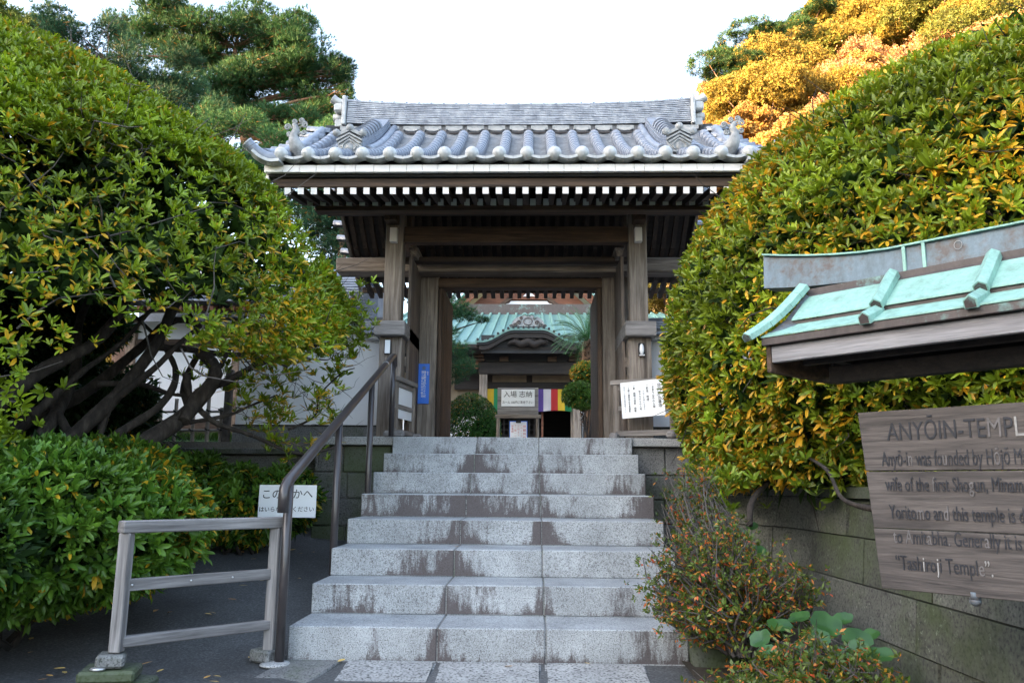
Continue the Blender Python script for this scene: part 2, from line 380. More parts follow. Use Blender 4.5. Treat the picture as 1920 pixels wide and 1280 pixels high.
def leaves(name, P, D, Nn, L, W, col, m, parent=None, T=T_LEAF, F=F_LEAF, smooth=True):
    """P base points, D leaf directions, Nn approximate normals, L length, W width, col colours"""
    n = len(P); D = unit(D); B = unit(np.cross(Nn, D)); Nn = np.cross(D, B)
    V = P[:, None, :] + (T[None, :, 0:1] * L[:, None, None]) * D[:, None, :] + (T[None, :, 1:2] * W[:, None, None]) * B[:, None, :] + (T[None, :, 2:3] * L[:, None, None]) * Nn[:, None, :]
    k = len(T); V = V.reshape(-1, 3)
    me = bpy.data.meshes.new(name)
    fl = np.concatenate([np.array(f) for f in F]); sizes = np.array([len(f) for f in F])
    loops = (np.arange(n)[:, None] * k + fl[None, :]).reshape(-1)
    tot = np.tile(sizes, n); start = np.concatenate([[0], np.cumsum(tot)[:-1]])
    me.vertices.add(len(V)); me.vertices.foreach_set('co', V.astype(np.float32).ravel())
    me.loops.add(len(loops)); me.loops.foreach_set('vertex_index', loops.astype(np.int32))
    me.polygons.add(len(tot)); me.polygons.foreach_set('loop_start', start.astype(np.int32)); me.polygons.foreach_set('loop_total', tot.astype(np.int32))
    me.polygons.foreach_set('use_smooth', np.full(len(tot), smooth))
    ca = me.color_attributes.new('Col', 'FLOAT_COLOR', 'POINT')
    cc = np.ones((n, k, 4), np.float32); cc[:, :, :3] = col[:, None, :]
    ca.data.foreach_set('color', cc.ravel())
    me.update(); me.validate()
    return link(name, me, parent, m)

def rosettes(P, Nn, k, L, W, spread=(0.35, 1.1), jitter=0.3, dead=0.10, green=((0.05, 0.12, 0.012), (0.10, 0.20, 0.02)), yellow=((0.50, 0.30, 0.02), (0.35, 0.28, 0.03)), Lj=0.25, droop=0.0, clump=None):
    """k leaves around each point; returns arrays for leaves()"""
    n = len(P); Nn = unit(Nn); a = unit(np.cross(Nn, rng.normal(size=(n, 3)))); b = np.cross(Nn, a)
    ph = (np.arange(k)[None, :] * 2 * np.pi / k * 1.0 + rng.uniform(0, 6.28, (n, 1)) + rng.normal(0, 0.25, (n, k)))
    th = rng.uniform(*spread, (n, k))                      # angle from the axis
    D = Nn[:, None, :] * np.cos(th)[..., None] + (a[:, None, :] * np.cos(ph)[..., None] + b[:, None, :] * np.sin(ph)[..., None]) * np.sin(th)[..., None]
    D[..., 2] -= droop * rng.uniform(0, 1, (n, k))
    N2 = Nn[:, None, :] + 0 * D + rng.normal(0, jitter, D.shape)
    sz = 1 + rng.normal(0, Lj, (n, k)).clip(-0.55, 0.5)
    size = np.repeat((1 + rng.normal(0, 0.16, n)).clip(.6, 1.5)[:, None], k, 1)
    col = np.array(green[0]) + (np.array(green[1]) - np.array(green[0])) * (rng.random((n, k, 1)) * 0.5 + rng.random((n, 1, 1)) * 0.5)
    br = (0.72 + 0.56 * rng.random((n, 1, 1))); col = col * br
    dn = dead if clump is None else dead * clump[:, None]
    isy = rng.random((n, k)) < dn
    yc = np.array(yellow[0]) + (np.array(yellow[1]) - np.array(yellow[0])) * rng.random((n, k, 1))
    col = np.where(isy[..., None], yc, col)
    D[..., 2] -= 0.5 * isy
    Pp = np.repeat(P[:, None, :], k, 1) + D * 0.006
    f = lambda x: x.reshape(-1, 3)
    return f(Pp), f(D), f(N2), (L * sz * size).ravel(), (W * (0.85 + 0.3 * rng.random((n, k))) * size).ravel(), f(col)

def fbm(P, sc, seed=0, oct=3):
    """cheap smooth pseudo noise from sines, about -1..1"""
    r = np.random.default_rng(seed); out = np.zeros(len(P)); amp = 1.0; tot = 0
    for o in range(oct):
        for _ in range(4):
            k = r.normal(size=3); k = k / np.linalg.norm(k) * sc * (2 ** o) * r.uniform(0.7, 1.3); out += amp * np.sin(P @ k + r.uniform(0, 6.28)) / 2.0
        tot += amp; amp *= 0.55
    return out / tot

def twigs(mb, P, n, length, r, spread=0.9, up=0.3, seed=1):
    rr = random.Random(seed)
    for _ in range(n):
        p = Vector(P[rr.randrange(len(P))]); d = Vector((rr.gauss(0, 1), rr.gauss(0, 1), rr.gauss(0, 1) * 0.6 + up)).normalized(); pts = [p]
        for k in range(4):
            d = (d + Vector((rr.gauss(0, 1), rr.gauss(0, 1), rr.gauss(0, 1))) * 0.28).normalized(); p = p + d * length / 4 * rr.uniform(0.6, 1.3); pts.append(p)
        mb.tube(pts, [r, r * 0.8, r * 0.6, r * 0.45, r * 0.2], 4, caps=False)

def smooth_path(pts, rad, n=4):
    """catmull-rom through pts"""
    P = [Vector(p) for p in pts]; out = []; ro = []
    for i in range(len(P) - 1):
        a = P[max(i - 1, 0)]; b = P[i]; c = P[i + 1]; d = P[min(i + 2, len(P) - 1)]
        for k in range(n):
            t = k / n; out.append(0.5 * ((2 * b) + (c - a) * t + (2 * a - 5 * b + 4 * c - d) * t * t + (3 * b - a - 3 * c + d) * t ** 3)); ro.append(rad[i] * (1 - t) + rad[i + 1] * t)
    out.append(P[-1]); ro.append(rad[-1]); return out, ro
# ================================================================== SETTING: ground
RISE, TREAD, HW = 0.1833, 0.4527, 1.2
TOP = 8 * RISE                                           # platform level 1.466
def gz(x, y):
    """asphalt level: level in front, climbing beside the stairs"""
    a = max(0.0, y)
    return 0.135 * a + 0.02 * a * max(0.0, -x - 1.6) + (0.05 * min(0.0, y) if x > -0.9 else 0.02 * min(0.0, y))
mb = MB()
mb.grid(lambda a, b: ((a - .5) * 3000, (b - .5) * 3000, -1.2), 8, 8, False)
tag(mb.build('ground', MT['hillsoil']), kind='structure')
mb = MB(); mb.grid(lambda a, b: (-12 + a * 14.2, -16 + b * 20.2, gz(-12 + a * 14.2, -16 + b * 20.2) - 0.012), 60, 80)
tag(mb.build('asphalt_path', MT['asphalt']), kind='structure')
mb = MB(); mb.box(-40, 40, 4.02, 70, -1.0, TOP - 0.02); mb.box(-1.24, 2.2, 3.35, 4.02, -1.0, TOP - 0.02)
tag(mb.build('courtyard_ground', MT['court']), kind='structure')
mb = MB()
mb.grid(lambda a, b: (2.12 + a * 30, -16 + b * 20.0, 0.90 + 0.25 * a * 30 * 0.3 + 0.03 * math.sin(9 * a * 30) * math.sin(3 * b * 20)), 60, 60)
tag(mb.build('planting_bed_ground', MT['soil']), kind='structure')
# concrete dab at the foot of the handrail
mb = MB(); mb.sphere((-1.235, -0.11, -0.004), 0.085, 14, 8, (1, 1.1, 0.16)); 
tag(mb.build('mortar_patch_ground', MT['granite']), kind='structure')

# paving slabs in front of the stairs (the path falls away towards the viewer)
pv = empty('paving_path', (0, -0.6, 0)); tag(pv, kind='structure')
def slab(poly, z, th=0.12):
    m = MB(); nv = []
    a = [m.b.verts.new((x, y, z(x, y) - th)) for x, y in poly]; b = [m.b.verts.new((x, y, z(x, y))) for x, y in poly]; n = len(poly)
    for i in range(n): m.b.faces.new([a[i], a[(i + 1) % n], b[(i + 1) % n], b[i]])
    m.b.faces.new(a[::-1]); top = m.b.faces.new(b)
    bmesh.ops.bevel(m.b, geom=list(top.edges), offset=0.012, segments=2, affect='EDGES')
    m.build('slab', MT['slab'], pv)
zf = lambda x, y: 0.10 * y + 0.006
y0 = -0.02
for r_ in range(5):
    ya, yb = y0 - r_ * 0.62, y0 - (r_ + 1) * 0.62 + 0.02
    e = [(-0.86, -1.00), (-0.325, -0.345), (0.272, 0.27), (0.86, 0.93)]
    sh = 0.0 if r_ % 2 == 0 else 0.22
    for k in range(3):
        xa0, xa1 = e[k]; xb0, xb1 = e[k + 1]
        a0 = xa0 + (sh if 0 < k else 0); b0 = xb0 + (sh if k < 2 else 0)
        slab([(a0 + 0.012, yb), (b0 - 0.012, yb), (b0 - 0.012, ya), (a0 + 0.012, ya)], zf)
for (xa, xb, ya, yb) in [(0.93, 1.06, -0.30, -0.03), (-2.1, -0.90, -1.0, -0.03), (0.93, 1.06, -0.8, -0.33)]:
    if xa < -1: 
        m = MB(); m.hexa([(-1.35, -0.75, -0.14), (-1.02, -0.75, -0.14), (-0.88, -0.02, -0.1), (-1.2, -0.02, -0.1), (-1.35, -0.75, -0.045), (-1.02, -0.75, -0.05), (-0.88, -0.02, 0.004), (-1.2, -0.02, 0.004)], bev=0.008); m.build('edging_stone', MT['dark_stone2'], pv)
    else:
        m = MB(); m.box(xa, xb, ya, yb, -0.2, -0.01 + 0.1 * ya, bev=0.01); m.build('edging_stone', MT['dark_stone2'], pv)
mb = MB(); mb.grid(lambda a, b: (-1.05 + a * 2.2, -3.4 + b * 3.4, 0.10 * (-3.4 + b * 3.4) - 0.02 ), 4, 6); mb.build('bedding', MT['soil'], pv)

# ================================================================== STAIRCASE
st = empty('stone_staircase', (0, 0, 0), 'pale granite staircase of eight steps with brown water stains, leading up to the gate', 'staircase')
JX = [(-0.335, 0.29), (-0.338, 0.285), (-0.335, 0.28), (-0.335, 0.28), (-0.335, 0.275), (-0.337, 0.27), (-0.34, 0.27), (-0.345, 0.27)]
for k in range(8):
    ya = k * TREAD; yb = 3.62 if k == 7 else ya + TREAD + 0.10; xr = 1.105 if k == 0 else HW
    xs = [-HW, JX[k][0], JX[k][1], xr]
    for i in range(3):
        m = MB(); g = 0.0035
        j = random.uniform(-0.002, 0.002)
        m.box(xs[i] + (g if i else 0), xs[i + 1] - (g if i < 2 else 0), ya + j, yb, k * RISE - (0.0 if k else 0.15), (k + 1) * RISE, bev=0.006)
        m.build('step_block', MT['step'], st)
    m = MB(); m.box(-HW + 0.02, xr - 0.02, ya + 0.005, yb, k * RISE - (0.0 if k else 0.15), (k + 1) * RISE - 0.004); m.build('joint_mortar', MT['dark_stone2'], st)

# granite lump closing the foot of the stairs
m = MB(); m.box(1.115, 1.37, -0.10, 0.42, -0.15, 0.215, bev=0.0)
bmesh.ops.subdivide_edges(m.b, edges=m.b.edges[:], cuts=4, use_grid_fill=True)
for v in m.b.verts:
    f = fbm(np.array([v.co]), 9, 3)[0] * 0.022; c = Vector((1.24, 0.16, 0.02)); v.co += (v.co - c).normalized() * f
    if v.co.z > 0.15: v.co.z -= 0.25 * (v.co.x - 1.2) ** 2 + 0.02
for f in m.b.faces: f.smooth = True
tag(m.build('kerb_stone', MT['moss_stone']), 'rough mossy stone block closing the right foot of the stairs', 'stone block')

# ================================================================== RETAINING WALLS
def blocks(parent, x0, x1, yf, zs, wid, mats, depth=0.25, off=0.0, ax='x', name='stone_block', sign=1):
    """courses of blocks; zs list of course levels; each block proud or shy by a few mm"""
    for r_ in range(len(zs) - 1):
        x = x0 - (random.uniform(0.2, 0.8) * wid if r_ % 2 else random.uniform(0, .1))
        while x < x1:
            w_ = wid * random.uniform(0.8, 1.2); a = max(x, x0); b = min(x + w_, x1); x += w_
            if b - a < 0.04: continue
            d = random.uniform(-0.012, 0.012); m = MB()
            if ax == 'x': m.box(a + .004, b - .004, yf + d, yf + depth, zs[r_] + .004, zs[r_ + 1] - .004, bev=0.01)
            else: m.box(yf + d, yf + depth, a + .004, b - .004, zs[r_] + .004, zs[r_ + 1] - .004, bev=0.012)
            m.build(name, random.choice(mats), parent)

pier = empty('platform_wall', (-1.6, 3.3, 0.4), 'dark stone block wall under the gate platform, left of the stairs, with pale granite coping', 'retaining wall')
blocks(pier, -2.02, -1.205, 3.30, [0.2, 0.58, 0.85, 1.11, 1.382], 0.42, [MT['dark_stone'], MT['dark_stone'], MT['moss_stone']], 0.4)
m = MB(); m.box(-2.0, -1.23, 3.32, 4.0, 0.2, 1.37); m.build('core', MT['dark_stone'], pier)
for a, b in [(-2.04, -1.205)]:
    m = MB(); m.box(a, b, 3.22, 4.1, 1.385, TOP, bev=0.006); m.build('coping_stone', MT['granite'], pier)
pier2 = empty('platform_wall', (1.6, 3.3, 0.4), 'dark stone block wall under the gate platform, right of the stairs, behind the red-leaved shrub', 'retaining wall')
blocks(pier2, 1.205, 2.25, 3.30, [0.3, 0.62, 0.86, 1.10, 1.382], 0.55, [MT['dark_stone'], MT['dark_stone2']], 0.4)
m = MB(); m.box(1.22, 2.2, 3.33, 4.0, 0.2, 1.37); m.build('core', MT['dark_stone'], pier2)
m = MB(); m.box(1.205, 2.3, 3.22, 4.1, 1.385, TOP, bev=0.006); m.build('coping_stone', MT['granite'], pier2)

rw = empty('retaining_wall', (-3, 3.9, 0.5), 'weathered grey block wall with a thin dark coping beneath the bamboo fence', 'retaining wall')
blocks(rw, -6.5, -2.03, 3.86, [0.35, 0.72, 1.0, 1.30], 0.62, [MT['dark_stone2'], MT['dark_stone'], MT['dark_stone2']], 0.3)
m = MB(); m.box(-6.5, -2.05, 3.92, 4.3, 0.2, 1.29); m.build('core', MT['dark_stone'], rw)
x = -6.5
while x < -2.1:
    b = min(x + random.uniform(0.8, 1.1), -2.05); m = MB(); m.box(x + .003, b - .003, 3.76, 4.2, 1.305, 1.365, bev=0.006); m.build('coping_stone', MT['dark_stone'], rw); x = b
# stack of stones at the left end of that wall
m = MB(); m.box(-3.55, -3.30, 3.62, 3.85, 0.5, 1.18, bev=0.03); m.build('stone_post', MT['moss_stone'], rw)

# right hand curved retaining wall: plan curve from the stairs round to the camera side
rc = empty('curved_stone_wall', (2.05, -1, 0), 'long mossy green block wall curving round below the right azalea, behind the wooden notice board', 'retaining wall')
def wall_plan(s):
    """s metres along the wall from the stair side; returns point and outward normal (towards the path)"""
    pts = [(1.35, 1.62), (1.62, 1.58), (1.86, 1.42), (1.99, 1.12), (2.02, 0.75)]
    if s < 0: s = 0
    L_ = 0
    for i in range(len(pts) - 1):
        a = Vector(pts[i]); b = Vector(pts[i + 1]); l = (b - a).length
        if s < L_ + l:
            p = a + (b - a) * (s - L_) / l; d = (b - a).normalized(); return p, Vector((-abs(d.y) if d.y < 0 else d.y, -d.x if d.x > 0 else 0)).normalized() if False else Vector((d.y, -d.x))
        L_ += l
    p = Vector(pts[-1]) + Vector((0.035, -1)).normalized() * (s - L_); return p, Vector((-1, -0.035)).normalized()
zc = [-0.3, -0.05, 0.20, 0.455, 0.71, 0.93]
for r_ in range(5):
    s = -random.uniform(0, .4)
    while s < 7.5:
        l = random.uniform(0.55, 0.95); a = max(0, s) + .004; b = min(7.5, s + l) - .004; s += l
        if b - a < .05: continue
        pr = random.uniform(-0.008, 0.012); m = MB(); n = max(1, int((b - a) / 0.14)) ; batter = 0.10
        for i in range(n):
            q = []
            for z in (zc[r_] + .004, zc[r_ + 1] - .004):
                for ss, dd in ((a + (b - a) * i / n, 0), (a + (b - a) * (i + 1) / n, 0), (a + (b - a) * (i + 1) / n, 0.22), (a + (b - a) * i / n, 0.22)):
                    p, nn = wall_plan(ss); o = pr - batter * z; q.append(Vector((p.x + nn.x * (o - dd), p.y + nn.y * (o - dd), z)))
            m.hexa(q)
        bmesh.ops.remove_doubles(m.b, verts=m.b.verts[:], dist=1e-4)
        m.build('stone_block', random.choice([MT['moss_wall'], MT['moss_wall2']]), rc)
for i in range(9):
    a = i * 0.85 + .003; b = a + 0.844; m = MB(); n = 6
    for k in range(n):
        q = []
        for z in (0.935, 1.0):
            for ss, dd in ((a + (b - a) * k / n, -0.03), (a + (b - a) * (k + 1) / n, -0.03), (a + (b - a) * (k + 1) / n, 0.28), (a + (b - a) * k / n, 0.28)):
                p, nn = wall_plan(ss); o = -0.09; q.append(Vector((p.x + nn.x * (o - dd), p.y + nn.y * (o - dd), z)))
        m.hexa(q)
    bmesh.ops.remove_doubles(m.b, verts=m.b.verts[:], dist=1e-4)
    m.build('coping_stone', MT['dark_stone'], rc)
# soil behind it and at its foot
mb = MB(); mb.grid(lambda a, b: (1.06 + a * 1.15, -1.5 + b * 4.9, (0.02 + 0.12 * max(0, -1.5 + b * 4.9)) + 0.03 * math.sin(a * 9) * math.sin(b * 13)), 12, 30)
tag(mb.build('flower_bed_ground', MT['soil']), kind='structure')

# ================================================================== TEMPLE GATE
G = empty('temple_gate', (0, 4.7, TOP), 'wooden temple gate with blue-grey tiled roof and white rafter ends, atop the stairs', 'temple gate')
PY0, PY1 = 3.77, 3.97
def bx(name, m, *a, bev=0.006, p=None): mb = MB(); mb.box(*a, bev=bev); return mb.build(name, m, p or G)
for s in (-1, 1):
    xc = -1.37 if s < 0 else 1.383
    lo = bx('front_post', MT['wood_z'], xc - 0.125, xc + 0.125, PY0, PY1 + 0.05, TOP, 2.60)
    bx('post_top', MT['wood_z'], xc - 0.10, xc + 0.10, PY0 + 0.01, PY1, 2.76, 4.07, p=lo)
    bx('base_stone', MT['granite'], xc - 0.18, xc + 0.18, PY0 - 0.06, PY1 + 0.12, TOP - 0.01, TOP + 0.035, bev=0.01, p=lo)
    # bracket block riding on the post and running back to the main post
    xi = xc - s * 0.17; xo = xc + s * 0.17
    bb = bx('bracket_beam', MT['grey_x'], min(xi, xo), max(xi, xo), 3.66, 4.9, 2.602, 2.765, bev=0.008)
    bx('tie_beam', MT['wood_y'], min(xc - s * 0.05, xc - s * .14), max(xc - s * 0.05, xc - s * .14), 3.99, 4.9, 2.30, 2.42)
    # white painted beam end near the head of the post
    bx('painted_beam_end', MT['white_wood'], xc - 0.04, xc + 0.04, PY0 - 0.075, PY0 + 0.008, 3.68, 3.845, bev=0.004, p=lo)
    # side infill panel of wavy-grained boards between front and main posts
    sx0, sx1 = (-1.235, -1.20) if s < 0 else (1.215, 1.25)
    sp = bx('side_panel', MT['panel_z'] if 'panel_z' in MT else MT['brown_z'], sx0, sx1, PY1 + 0.055, 4.78, TOP, 3.6, bev=0.003)
    # main post
    mx0, mx1 = (-1.34, -0.985) if s < 0 else (1.065, 1.42)
    mp = bx('main_post', MT['wood_z'], mx0, mx1, 4.785, 5.05, TOP, 3.60, bev=0.01)
    # door leaf folded back
    dx = (mx1 + 0.006) if s < 0 else (mx0 - 0.056)
    dl = bx('door_leaf', MT['brown_z'], dx, dx + 0.05, 4.84, 6.02, TOP + 0.03, 3.46, bev=0.004)
    for k in range(9):
        y = 4.90 + k * 0.125; fx = dx + 0.05 if s < 0 else dx - 0.008
        bx('batten', MT['brown_z'], fx, fx + 0.008, y, y + 0.085, TOP + 0.06, 3.43, bev=0.002, p=dl)
    bx('threshold_stone', MT['grey_x'], min(mx0, mx1) - 0.05 if s < 0 else mx0 - 0.30, (mx1 + 0.32) if s < 0 else mx1 + 0.05, 4.6, 4.80, TOP - 0.015, TOP + 0.045, bev=0.006)
    # small bracket tip under the first beam
    xb = xc - s * 0.17
    mb = MB(); mb.prism([(xb - 0.055, 3.73), (xb + 0.055, 3.73), (xb + 0.03, 3.63), (xb - 0.03, 3.63)], 4.1, 4.5); mb.build('bracket_tip', MT['wood_y'], G)
# beams
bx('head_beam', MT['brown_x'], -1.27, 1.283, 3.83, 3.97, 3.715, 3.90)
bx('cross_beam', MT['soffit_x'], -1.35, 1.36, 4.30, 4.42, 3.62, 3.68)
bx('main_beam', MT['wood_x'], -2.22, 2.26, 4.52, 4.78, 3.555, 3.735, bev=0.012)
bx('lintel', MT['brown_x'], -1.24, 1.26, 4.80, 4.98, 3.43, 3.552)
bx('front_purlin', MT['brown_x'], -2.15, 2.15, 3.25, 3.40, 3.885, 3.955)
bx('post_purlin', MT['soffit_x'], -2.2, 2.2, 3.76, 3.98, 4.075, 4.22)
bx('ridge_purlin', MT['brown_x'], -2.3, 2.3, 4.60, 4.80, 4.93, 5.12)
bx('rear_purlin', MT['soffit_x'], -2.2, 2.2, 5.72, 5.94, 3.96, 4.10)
for s in (-1, 1):
    xc = s * 1.39
    bx('roof_beam', MT['brown_y'], xc - 0.07, xc + 0.07, 3.6, 6.1, 3.90, 4.07)
    bx('king_post', MT['brown_z'], xc - 0.08, xc + 0.08, 4.60, 4.80, 4.07, 4.95)
    rp = bx('rear_post', MT['wood_z'], xc - 0.10, xc + 0.10, 5.72, 5.92, TOP, 3.90)
    bx('side_tie_beam', MT['wood_y'], xc - 0.05, xc + 0.05, 4.9, 5.9, 2.4, 2.55)

# ---- roof profile
YE, YR = 2.42, 4.70
def roof_z(y):
    """top of the flat tiles on the front slope; mirrored behind the ridge"""
    yy = y if y <= YR else 2 * YR - y
    s = (yy - YE) / (YR - YE)
    return 4.150 + 1.395 * (0.62 * s + 0.38 * s * s)
def und_z(y): return roof_z(y) - 0.26
# sarking boards: sloping underside, front and rear, with thickness
for (ya, yb, nm) in ((2.62, 4.70, 'roof_boarding'), (4.70, 6.84, 'roof_boarding')):
    mb = MB(); n = 10; poly = []
    for i in range(n + 1): y = ya + (yb - ya) * i / n; poly.append((y, und_z(y) + 0.075))
    for i in range(n, -1, -1): y = ya + (yb - ya) * i / n; poly.append((y, roof_z(y) - 0.05))
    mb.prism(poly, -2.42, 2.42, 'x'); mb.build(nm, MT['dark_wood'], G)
# rafters: two rows at the front eave, one long row behind
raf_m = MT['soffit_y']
def rafter(x, pts, w_, h_, endm, name='rafter', proud=0.006):
    mb = MB()
    for i in range(len(pts) - 1): mb.beam((x, pts[i][0], pts[i][1]), (x, pts[i + 1][0], pts[i + 1][1]), w_, h_, bev=0.0)
    r_ = mb.build(name, raf_m, G)
    if endm:
        d = Vector((0, pts[1][0] - pts[0][0], pts[1][1] - pts[0][1])).normalized(); p = Vector((x, pts[0][0], pts[0][1]))
        mb = MB(); mb.beam(p - d * 0.006, p + d * 0.002, w_ + 0.002, h_ + 0.002); mb.build('painted_end', endm, r_)
for i in range(35):
    x = -2.235 + i * 0.1314
    rafter(x, [(2.60, 3.853), (3.20, 3.955)], 0.058, 0.066, MT['white_wood'])
for i in range(32):
    x = -2.135 + i * 0.1375
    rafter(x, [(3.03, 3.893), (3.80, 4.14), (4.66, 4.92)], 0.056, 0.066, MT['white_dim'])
for i in range(35):
    x = -2.235 + i * 0.1314
    rafter(x, [(6.80, 3.80), (6.2, 3.93), (5.6, 4.20), (4.74, 4.92)], 0.058, 0.072, None)
bx('rear_eave_board', MT['brown_x'], -2.4, 2.4, 6.80, 6.86, 3.86, 3.94)
# eave boards at the front
bx('eave_board', MT['brown_x'], -2.38, 2.38, 2.575, 2.62, 3.885, 3.972)
fx = -2.44
while fx < 2.40:
    b = min(fx + random.choice([0.155, 0.165, 0.185, 0.2, 0.1]), 2.42); bx('fascia_board', MT['white_wood'], fx + .0015, b - .0015, 2.47 + random.uniform(-.001, .001), 2.515, 3.998, 4.070, bev=0.002); fx = b
bx('eave_filler', MT['black'], -2.42, 2.42, 2.535, 2.66, 3.975, 4.12)
for s in (-1, 1):   # barge boards along both verges
    for (ya, yb) in ((2.55, 4.70), (4.70, 6.85)):
        mb = MB(); n = 8; poly = [(ya + (yb - ya) * i / n, und_z(ya + (yb - ya) * i / n) - 0.03) for i in range(n + 1)] + [(ya + (yb - ya) * i / n, roof_z(ya + (yb - ya) * i / n) - 0.055) for i in range(n, -1, -1)]
        mb.prism(poly, s * 2.42, s * 2.46, 'x'); mb.build('barge_board', MT['wood_y'], G)
    bx('verge_batten', MT['white_wood'], s * 2.44 - 0.03, s * 2.44 + 0.03, 2.53, 2.56, 3.80, 3.995, bev=0.003)

# ---- tiles
BX = [-2.263 + i * 0.26747 for i in range(18)]
def curve_pts(off, ya=YE + 0.05, yb=4.44, n=40): return [(ya + (yb - ya) * i / n, roof_z(ya + (yb - ya) * i / n) + off) for i in range(n + 1)]
# the shared round tile: half barrel 0.2 long, slightly tapered, lying along +y
TL = 0.163
def half_barrel(r0, r1, l, th=0.012, n=10, skirt=0.035):
    mb = MB(); prof = []
    for rr in (r0, r1):
        ring = [Vector((-rr, 0, -skirt))] + [Vector((-rr * math.cos(math.pi * k / n), 0, rr * math.sin(math.pi * k / n))) for k in range(n + 1)] + [Vector((rr, 0, -skirt))]; prof.append(ring)
    a = [mb.b.verts.new(p) for p in prof[0]]; b = [mb.b.verts.new(p + Vector((0, l, 0))) for p in prof[1]]
    for i in range(len(a) - 1):
        f = mb.b.faces.new([a[i], a[i + 1], b[i + 1], b[i]]); f.smooth = True
    mb.b.faces.new(a[::-1]); mb.b.faces.new(b)
    bmesh.ops.recalc_face_normals(mb.b, faces=mb.b.faces[:])
    me = bpy.data.meshes.new('round_tile'); mb.b.to_mesh(me); mb.b.free(); me.materials.append(MT['tile']); return me
rt = half_barrel(0.0620, 0.0608, TL + 0.006, n=12)
def place(me, name, p, d, up=(0, 0, 1), parent=None, jit=0.0, sc=1.0):
    """child object with its +y along d"""
    d = Vector(d).normalized(); x = d.cross(Vector(up)).normalized(); z = x.cross(d)
    M3 = Matrix((x, d, z)).transposed()
    if jit: M3 = M3 @ Euler((random.gauss(0, jit), random.gauss(0, jit) * 2, random.gauss(0, jit))).to_matrix()
    o = bpy.data.objects.new(name, me); C.objects.link(o); o.parent = parent
    m4 = M3.to_4x4() @ Matrix.Scale(sc, 4); m4.translation = Vector(p) - wloc(parent); o.matrix_local = m4; return o
def along(yf, n, off, x, parent, me, step=TL, name='round_tile', jit=0.002):
    y = yf
    for i in range(n):
        z = roof_z(y) + off; sl = (roof_z(y + 0.03) - roof_z(y - 0.03)) / 0.06; c = 1 / math.hypot(1, sl)
        place(me, name, (x, y, z), (0, 1, sl), parent=parent, jit=jit); y += step * c
    return y
mb = MB(); mb.sphere((0, 0, 0), 0.0685, 22, 16); ball = bpy.data.meshes.new('ball'); mb.b.to_mesh(ball); mb.b.free(); ball.materials.append(MT['tile_pale'])
for i, x in enumerate(BX):
    along(YE + 0.03, 13, 0.012, x, G, rt)
    r_ = place(ball, 'eave_ball', (x, YE + 0.0, roof_z(YE) + 0.012), (0, 1, 0), parent=G, jit=0.5)
# pan tiles: overlapping concave courses between the rolls
mb = MB(); ncol = 19
for c_ in range(ncol):
    xa = -2.263 + (c_ - 1) * 0.26747; xb = xa + 0.26747
    y = YE + 0.0
    while y < 4.46:
        sl = (roof_z(y + 0.03) - roof_z(y - 0.03)) / 0.06; cs = 1 / math.hypot(1, sl); l = 0.078 * cs; z = roof_z(y); jx = random.uniform(-.003, .003)
        n = 4; A = []; B = []; Cc = []
        for k in range(n + 1):
            t = k / n; x = xa + (xb - xa) * t + jx; sag = -0.045 * math.sin(math.pi * t) + 0.0
            A.append(mb.b.verts.new((x, y, z + sag + 0.010))); B.append(mb.b.verts.new((x, y + l * 1.25, z + sl * l * 1.25 + sag - 0.006))); Cc.append(mb.b.verts.new((x, y, z + sag - 0.012)))
        for k in range(n):
            f = mb.b.faces.new([A[k], A[k + 1], B[k + 1], B[k]]); f.smooth = True; mb.b.faces.new([Cc[k], Cc[k + 1], A[k + 1], A[k]])
        y += l
tag(mb.build('pan_tiles', MT['tile_shade'], G), kind='stuff')
# plain rear slope tiles, seen only at the verge
mb = MB(); mb.grid(lambda a, b: (-2.5 + 5 * a, 4.7 + 2.28 * b, roof_z(4.7 + 2.28 * b) + 0.02), 40, 12); mb.build('rear_tile_slope', MT['tile'], G)
mb = MB(); mb.grid(lambda a, b: (-2.5 + 5 * a, 2.5 + 2.2 * b, roof_z(2.5 + 2.2 * b) - 0.06), 4, 12); mb.build('tile_bedding', MT['tile_dark'], G)
# eave pan tiles: pale curved front lips, two joints seen per bay
for c_ in range(19):
    xa = -2.263 + (c_ - 1) * 0.26747
    for h in (0, 1):
        mb = MB(); n = 5; th = 0.027
        t0, t1 = (0.0, 0.495) if h == 0 else (0.505, 1.0); up = []; dn = []
        rise = (lambda x: 0.10 * max(0, abs(x) - 2.27) ** 1.0)
        for k in range(n + 1):
            t = t0 + (t1 - t0) * k / n; x = xa + 0.26747 * t; sag = -0.040 * math.sin(math.pi * t); zz = roof_z(YE) + sag + rise(x)
            up.append((x, zz + 0.012)); dn.append((x, zz + 0.012 - th))
        mb.prism(up + dn[::-1], YE - 0.035, YE + 0.10); o = mb.build('eave_tile', MT['tile_pale'], G)
